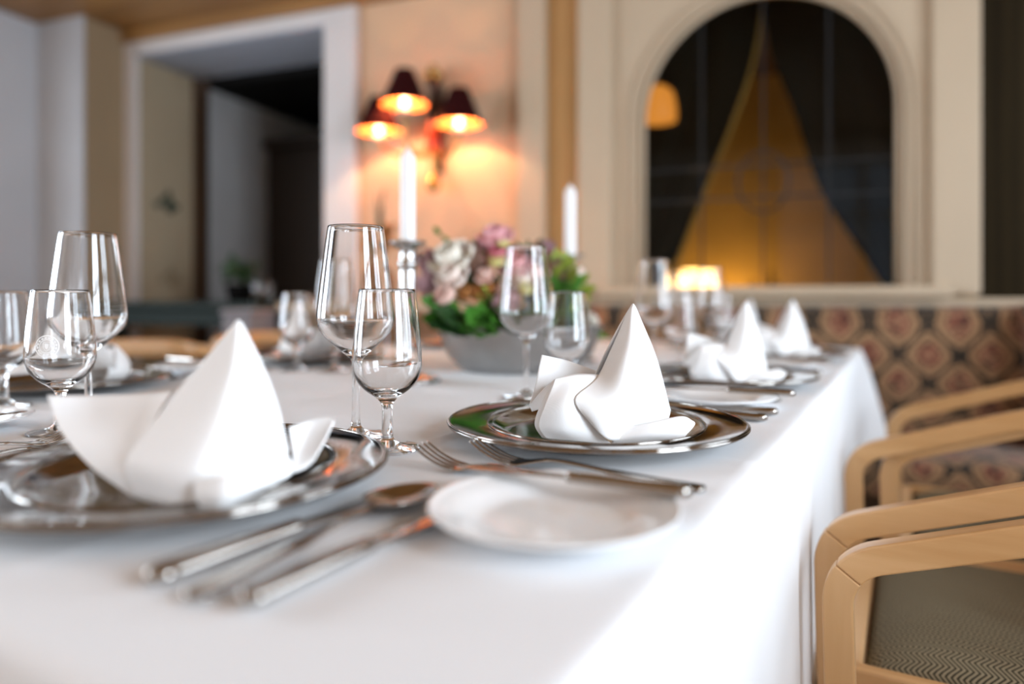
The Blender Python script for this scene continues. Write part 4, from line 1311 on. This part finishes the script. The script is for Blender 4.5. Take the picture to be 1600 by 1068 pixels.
# ------------------------------------------------------------------ chairs
def frame_path(a):
    """side frame in the y-z plane: front foot, up, round the corner, rising arm; returns path and mitre index"""
    pts = [V(a, .235, 0), V(a, .240, .25), V(a, .247, .48), V(a, .249, .572)]
    r = .056
    c = V(a, .249 - r, .572)
    n = 14
    rise = 19
    ang_end = R(90 - rise)
    arc = [c + V(0, r * math.cos(t), r * math.sin(t)) for t in [ang_end * k / n for k in range(1, n + 1)]]
    tail = []; q = arc[-1].copy(); al = rise
    for k in range(14):
        al = rise - 13 * max(0, (k - 5) / 8)
        q = q + V(0, -math.cos(R(al)), math.sin(R(al))) * .031
        tail.append(q.copy())
    return pts + arc + tail, len(pts) + n // 2 - 1
def bar_rings(pts, a, b):
    """corner points of a rectangular bar; a = half thickness across x, b = half depth in plane"""
    rings = []; N = len(pts)
    for i, p in enumerate(pts):
        d = (pts[min(i + 1, N - 1)] - pts[max(i - 1, 0)]).normalized()
        w = V(1, 0, 0).cross(d).normalized()
        rings.append([p + V(sx * a, 0, 0) + w * b * sy for sx, sy in ((-1, -1), (1, -1), (1, 1), (-1, 1))])
    return rings
def bar(rings):
    bm = bmesh.new()
    rs = [[bm.verts.new(q) for q in r] for r in rings]
    for p, q in zip(rs, rs[1:]):
        for k in range(4): bm.faces.new((p[k], p[(k + 1) % 4], q[(k + 1) % 4], q[k]))
    bm.faces.new(rs[0][::-1]); bm.faces.new(rs[-1])
    bmesh.ops.recalc_face_normals(bm, faces=bm.faces)
    return bm
def rect_sweep(bm, pts, a, b): return bar(bar_rings(pts, a, b))
def make_chair():
    e = empty('armchair')
    hw_ = .232
    for s in (-1, 1):
        p, cut = frame_path(s * hw_)
        rg = bar_rings(p, .0115, .0150)
        obj('front_leg', bar(rg[:cut + 1]), M['beech_post'], e, smooth=False, bevel=.0022)
        gap = [[a_ + (b_ - a_) * .03 for a_, b_ in zip(rg[cut], rg[cut + 1])]]
        obj('armrest', bar(gap + rg[cut + 1:]), M['beech'], e, smooth=False, bevel=.0022)
        obj('rear_leg', rect_sweep(bmesh.new(), [V(s * hw_, -.30, 0), V(s * hw_, -.262, .25), V(s * hw_, -.245, .45), V(s * hw_, -.225, .70)], .0125, .016), M['beech_post'], e, bevel=.004)
        obj('side_rail', boxes((s * (hw_ - .006) - .010, s * (hw_ - .006) + .010, -.235, .225, .395, .452)), M['beech'], e, smooth=False, bevel=.004)
    obj('front_rail', boxes((-hw_ + .012, hw_ - .012, .212, .234, .395, .452)), M['beech_rail'], e, smooth=False, bevel=.004)
    obj('rear_rail', boxes((-hw_ + .012, hw_ - .012, -.245, -.225, .395, .452)), M['beech_rail'], e, smooth=False, bevel=.004)
    # seat cushion
    bm = bmesh.new(); n = 22
    vs = [[None] * (n + 1) for _ in range(n + 1)]
    for i in range(n + 1):
        for j in range(n + 1):
            x, y = (i / n - .5) * 2, (j / n - .5) * 2
            ed = max(abs(x), abs(y))
            z = .436 + .040 * (1 - abs(x) ** 6) * (1 - abs(y) ** 6) ** .8
            vs[i][j] = bm.verts.new((x * (hw_ - .018), -.006 + y * .216, z))
    for i in range(n):
        for j in range(n): bm.faces.new((vs[i][j], vs[i + 1][j], vs[i + 1][j + 1], vs[i][j + 1]))
    solid(bm, .03)
    obj('seat', bm, M['herring'], e)
    # curved top rail and upholstered back
    bm = bmesh.new()
    pts = curve_pts([(-hw_, -.215, .722), (-hw_ * .85, -.300, .738), (0, -.352, .745), (hw_ * .85, -.300, .738), (hw_, -.215, .722)], 28)
    sweep(bm, pts, (.012, .026), 12, sq=.5)
    obj('top_rail', bm, M['beech_rail'], e)
    bm = bmesh.new()
    rows = [[(x, -.262 - .075 * (1 - (x / hw_) ** 2) - .02 * (z - .5), z) for x in (-hw_ * .92, -hw_ * .5, 0, hw_ * .5, hw_ * .92)] for z in (.52, .58, .64, .695)]
    grid(bm, rows, 18, 10); solid(bm, .022)
    obj('back_pad', bm, M['herring'], e)
    return e
ch0 = None
def chair(u, v, rz, label, group):
    global ch0
    if ch0 is None: ch0 = e = make_chair()
    else: e = copy_tree(ch0)
    e.location = (u, v, 0); e.rotation_euler = (0, 0, rz)
    return tag(e, label, 'chair', group)
# front of the arm stands at y = +.2675 of the chair; chairs on the right face -u
chair(.186, .575, R(90), 'light beech armchair nearest the camera at right', 'armchairs along the right side')
chair(.166, 1.150, R(90), 'light beech armchair with herringbone seat, middle one at right', 'armchairs along the right side')
chair(.222, 1.64, R(90), 'light beech armchair at right nearest the bench', 'armchairs along the right side')
chair(-1.665, .56, R(-90), 'light beech armchair on the left side nearest the camera', 'armchairs along the left side')
chair(-1.665, 1.10, R(-90), 'light beech armchair on the left side behind the near napkin', 'armchairs along the left side')
chair(-1.665, 1.66, R(-90), 'light beech armchair on the left side nearest the sconce', 'armchairs along the left side')
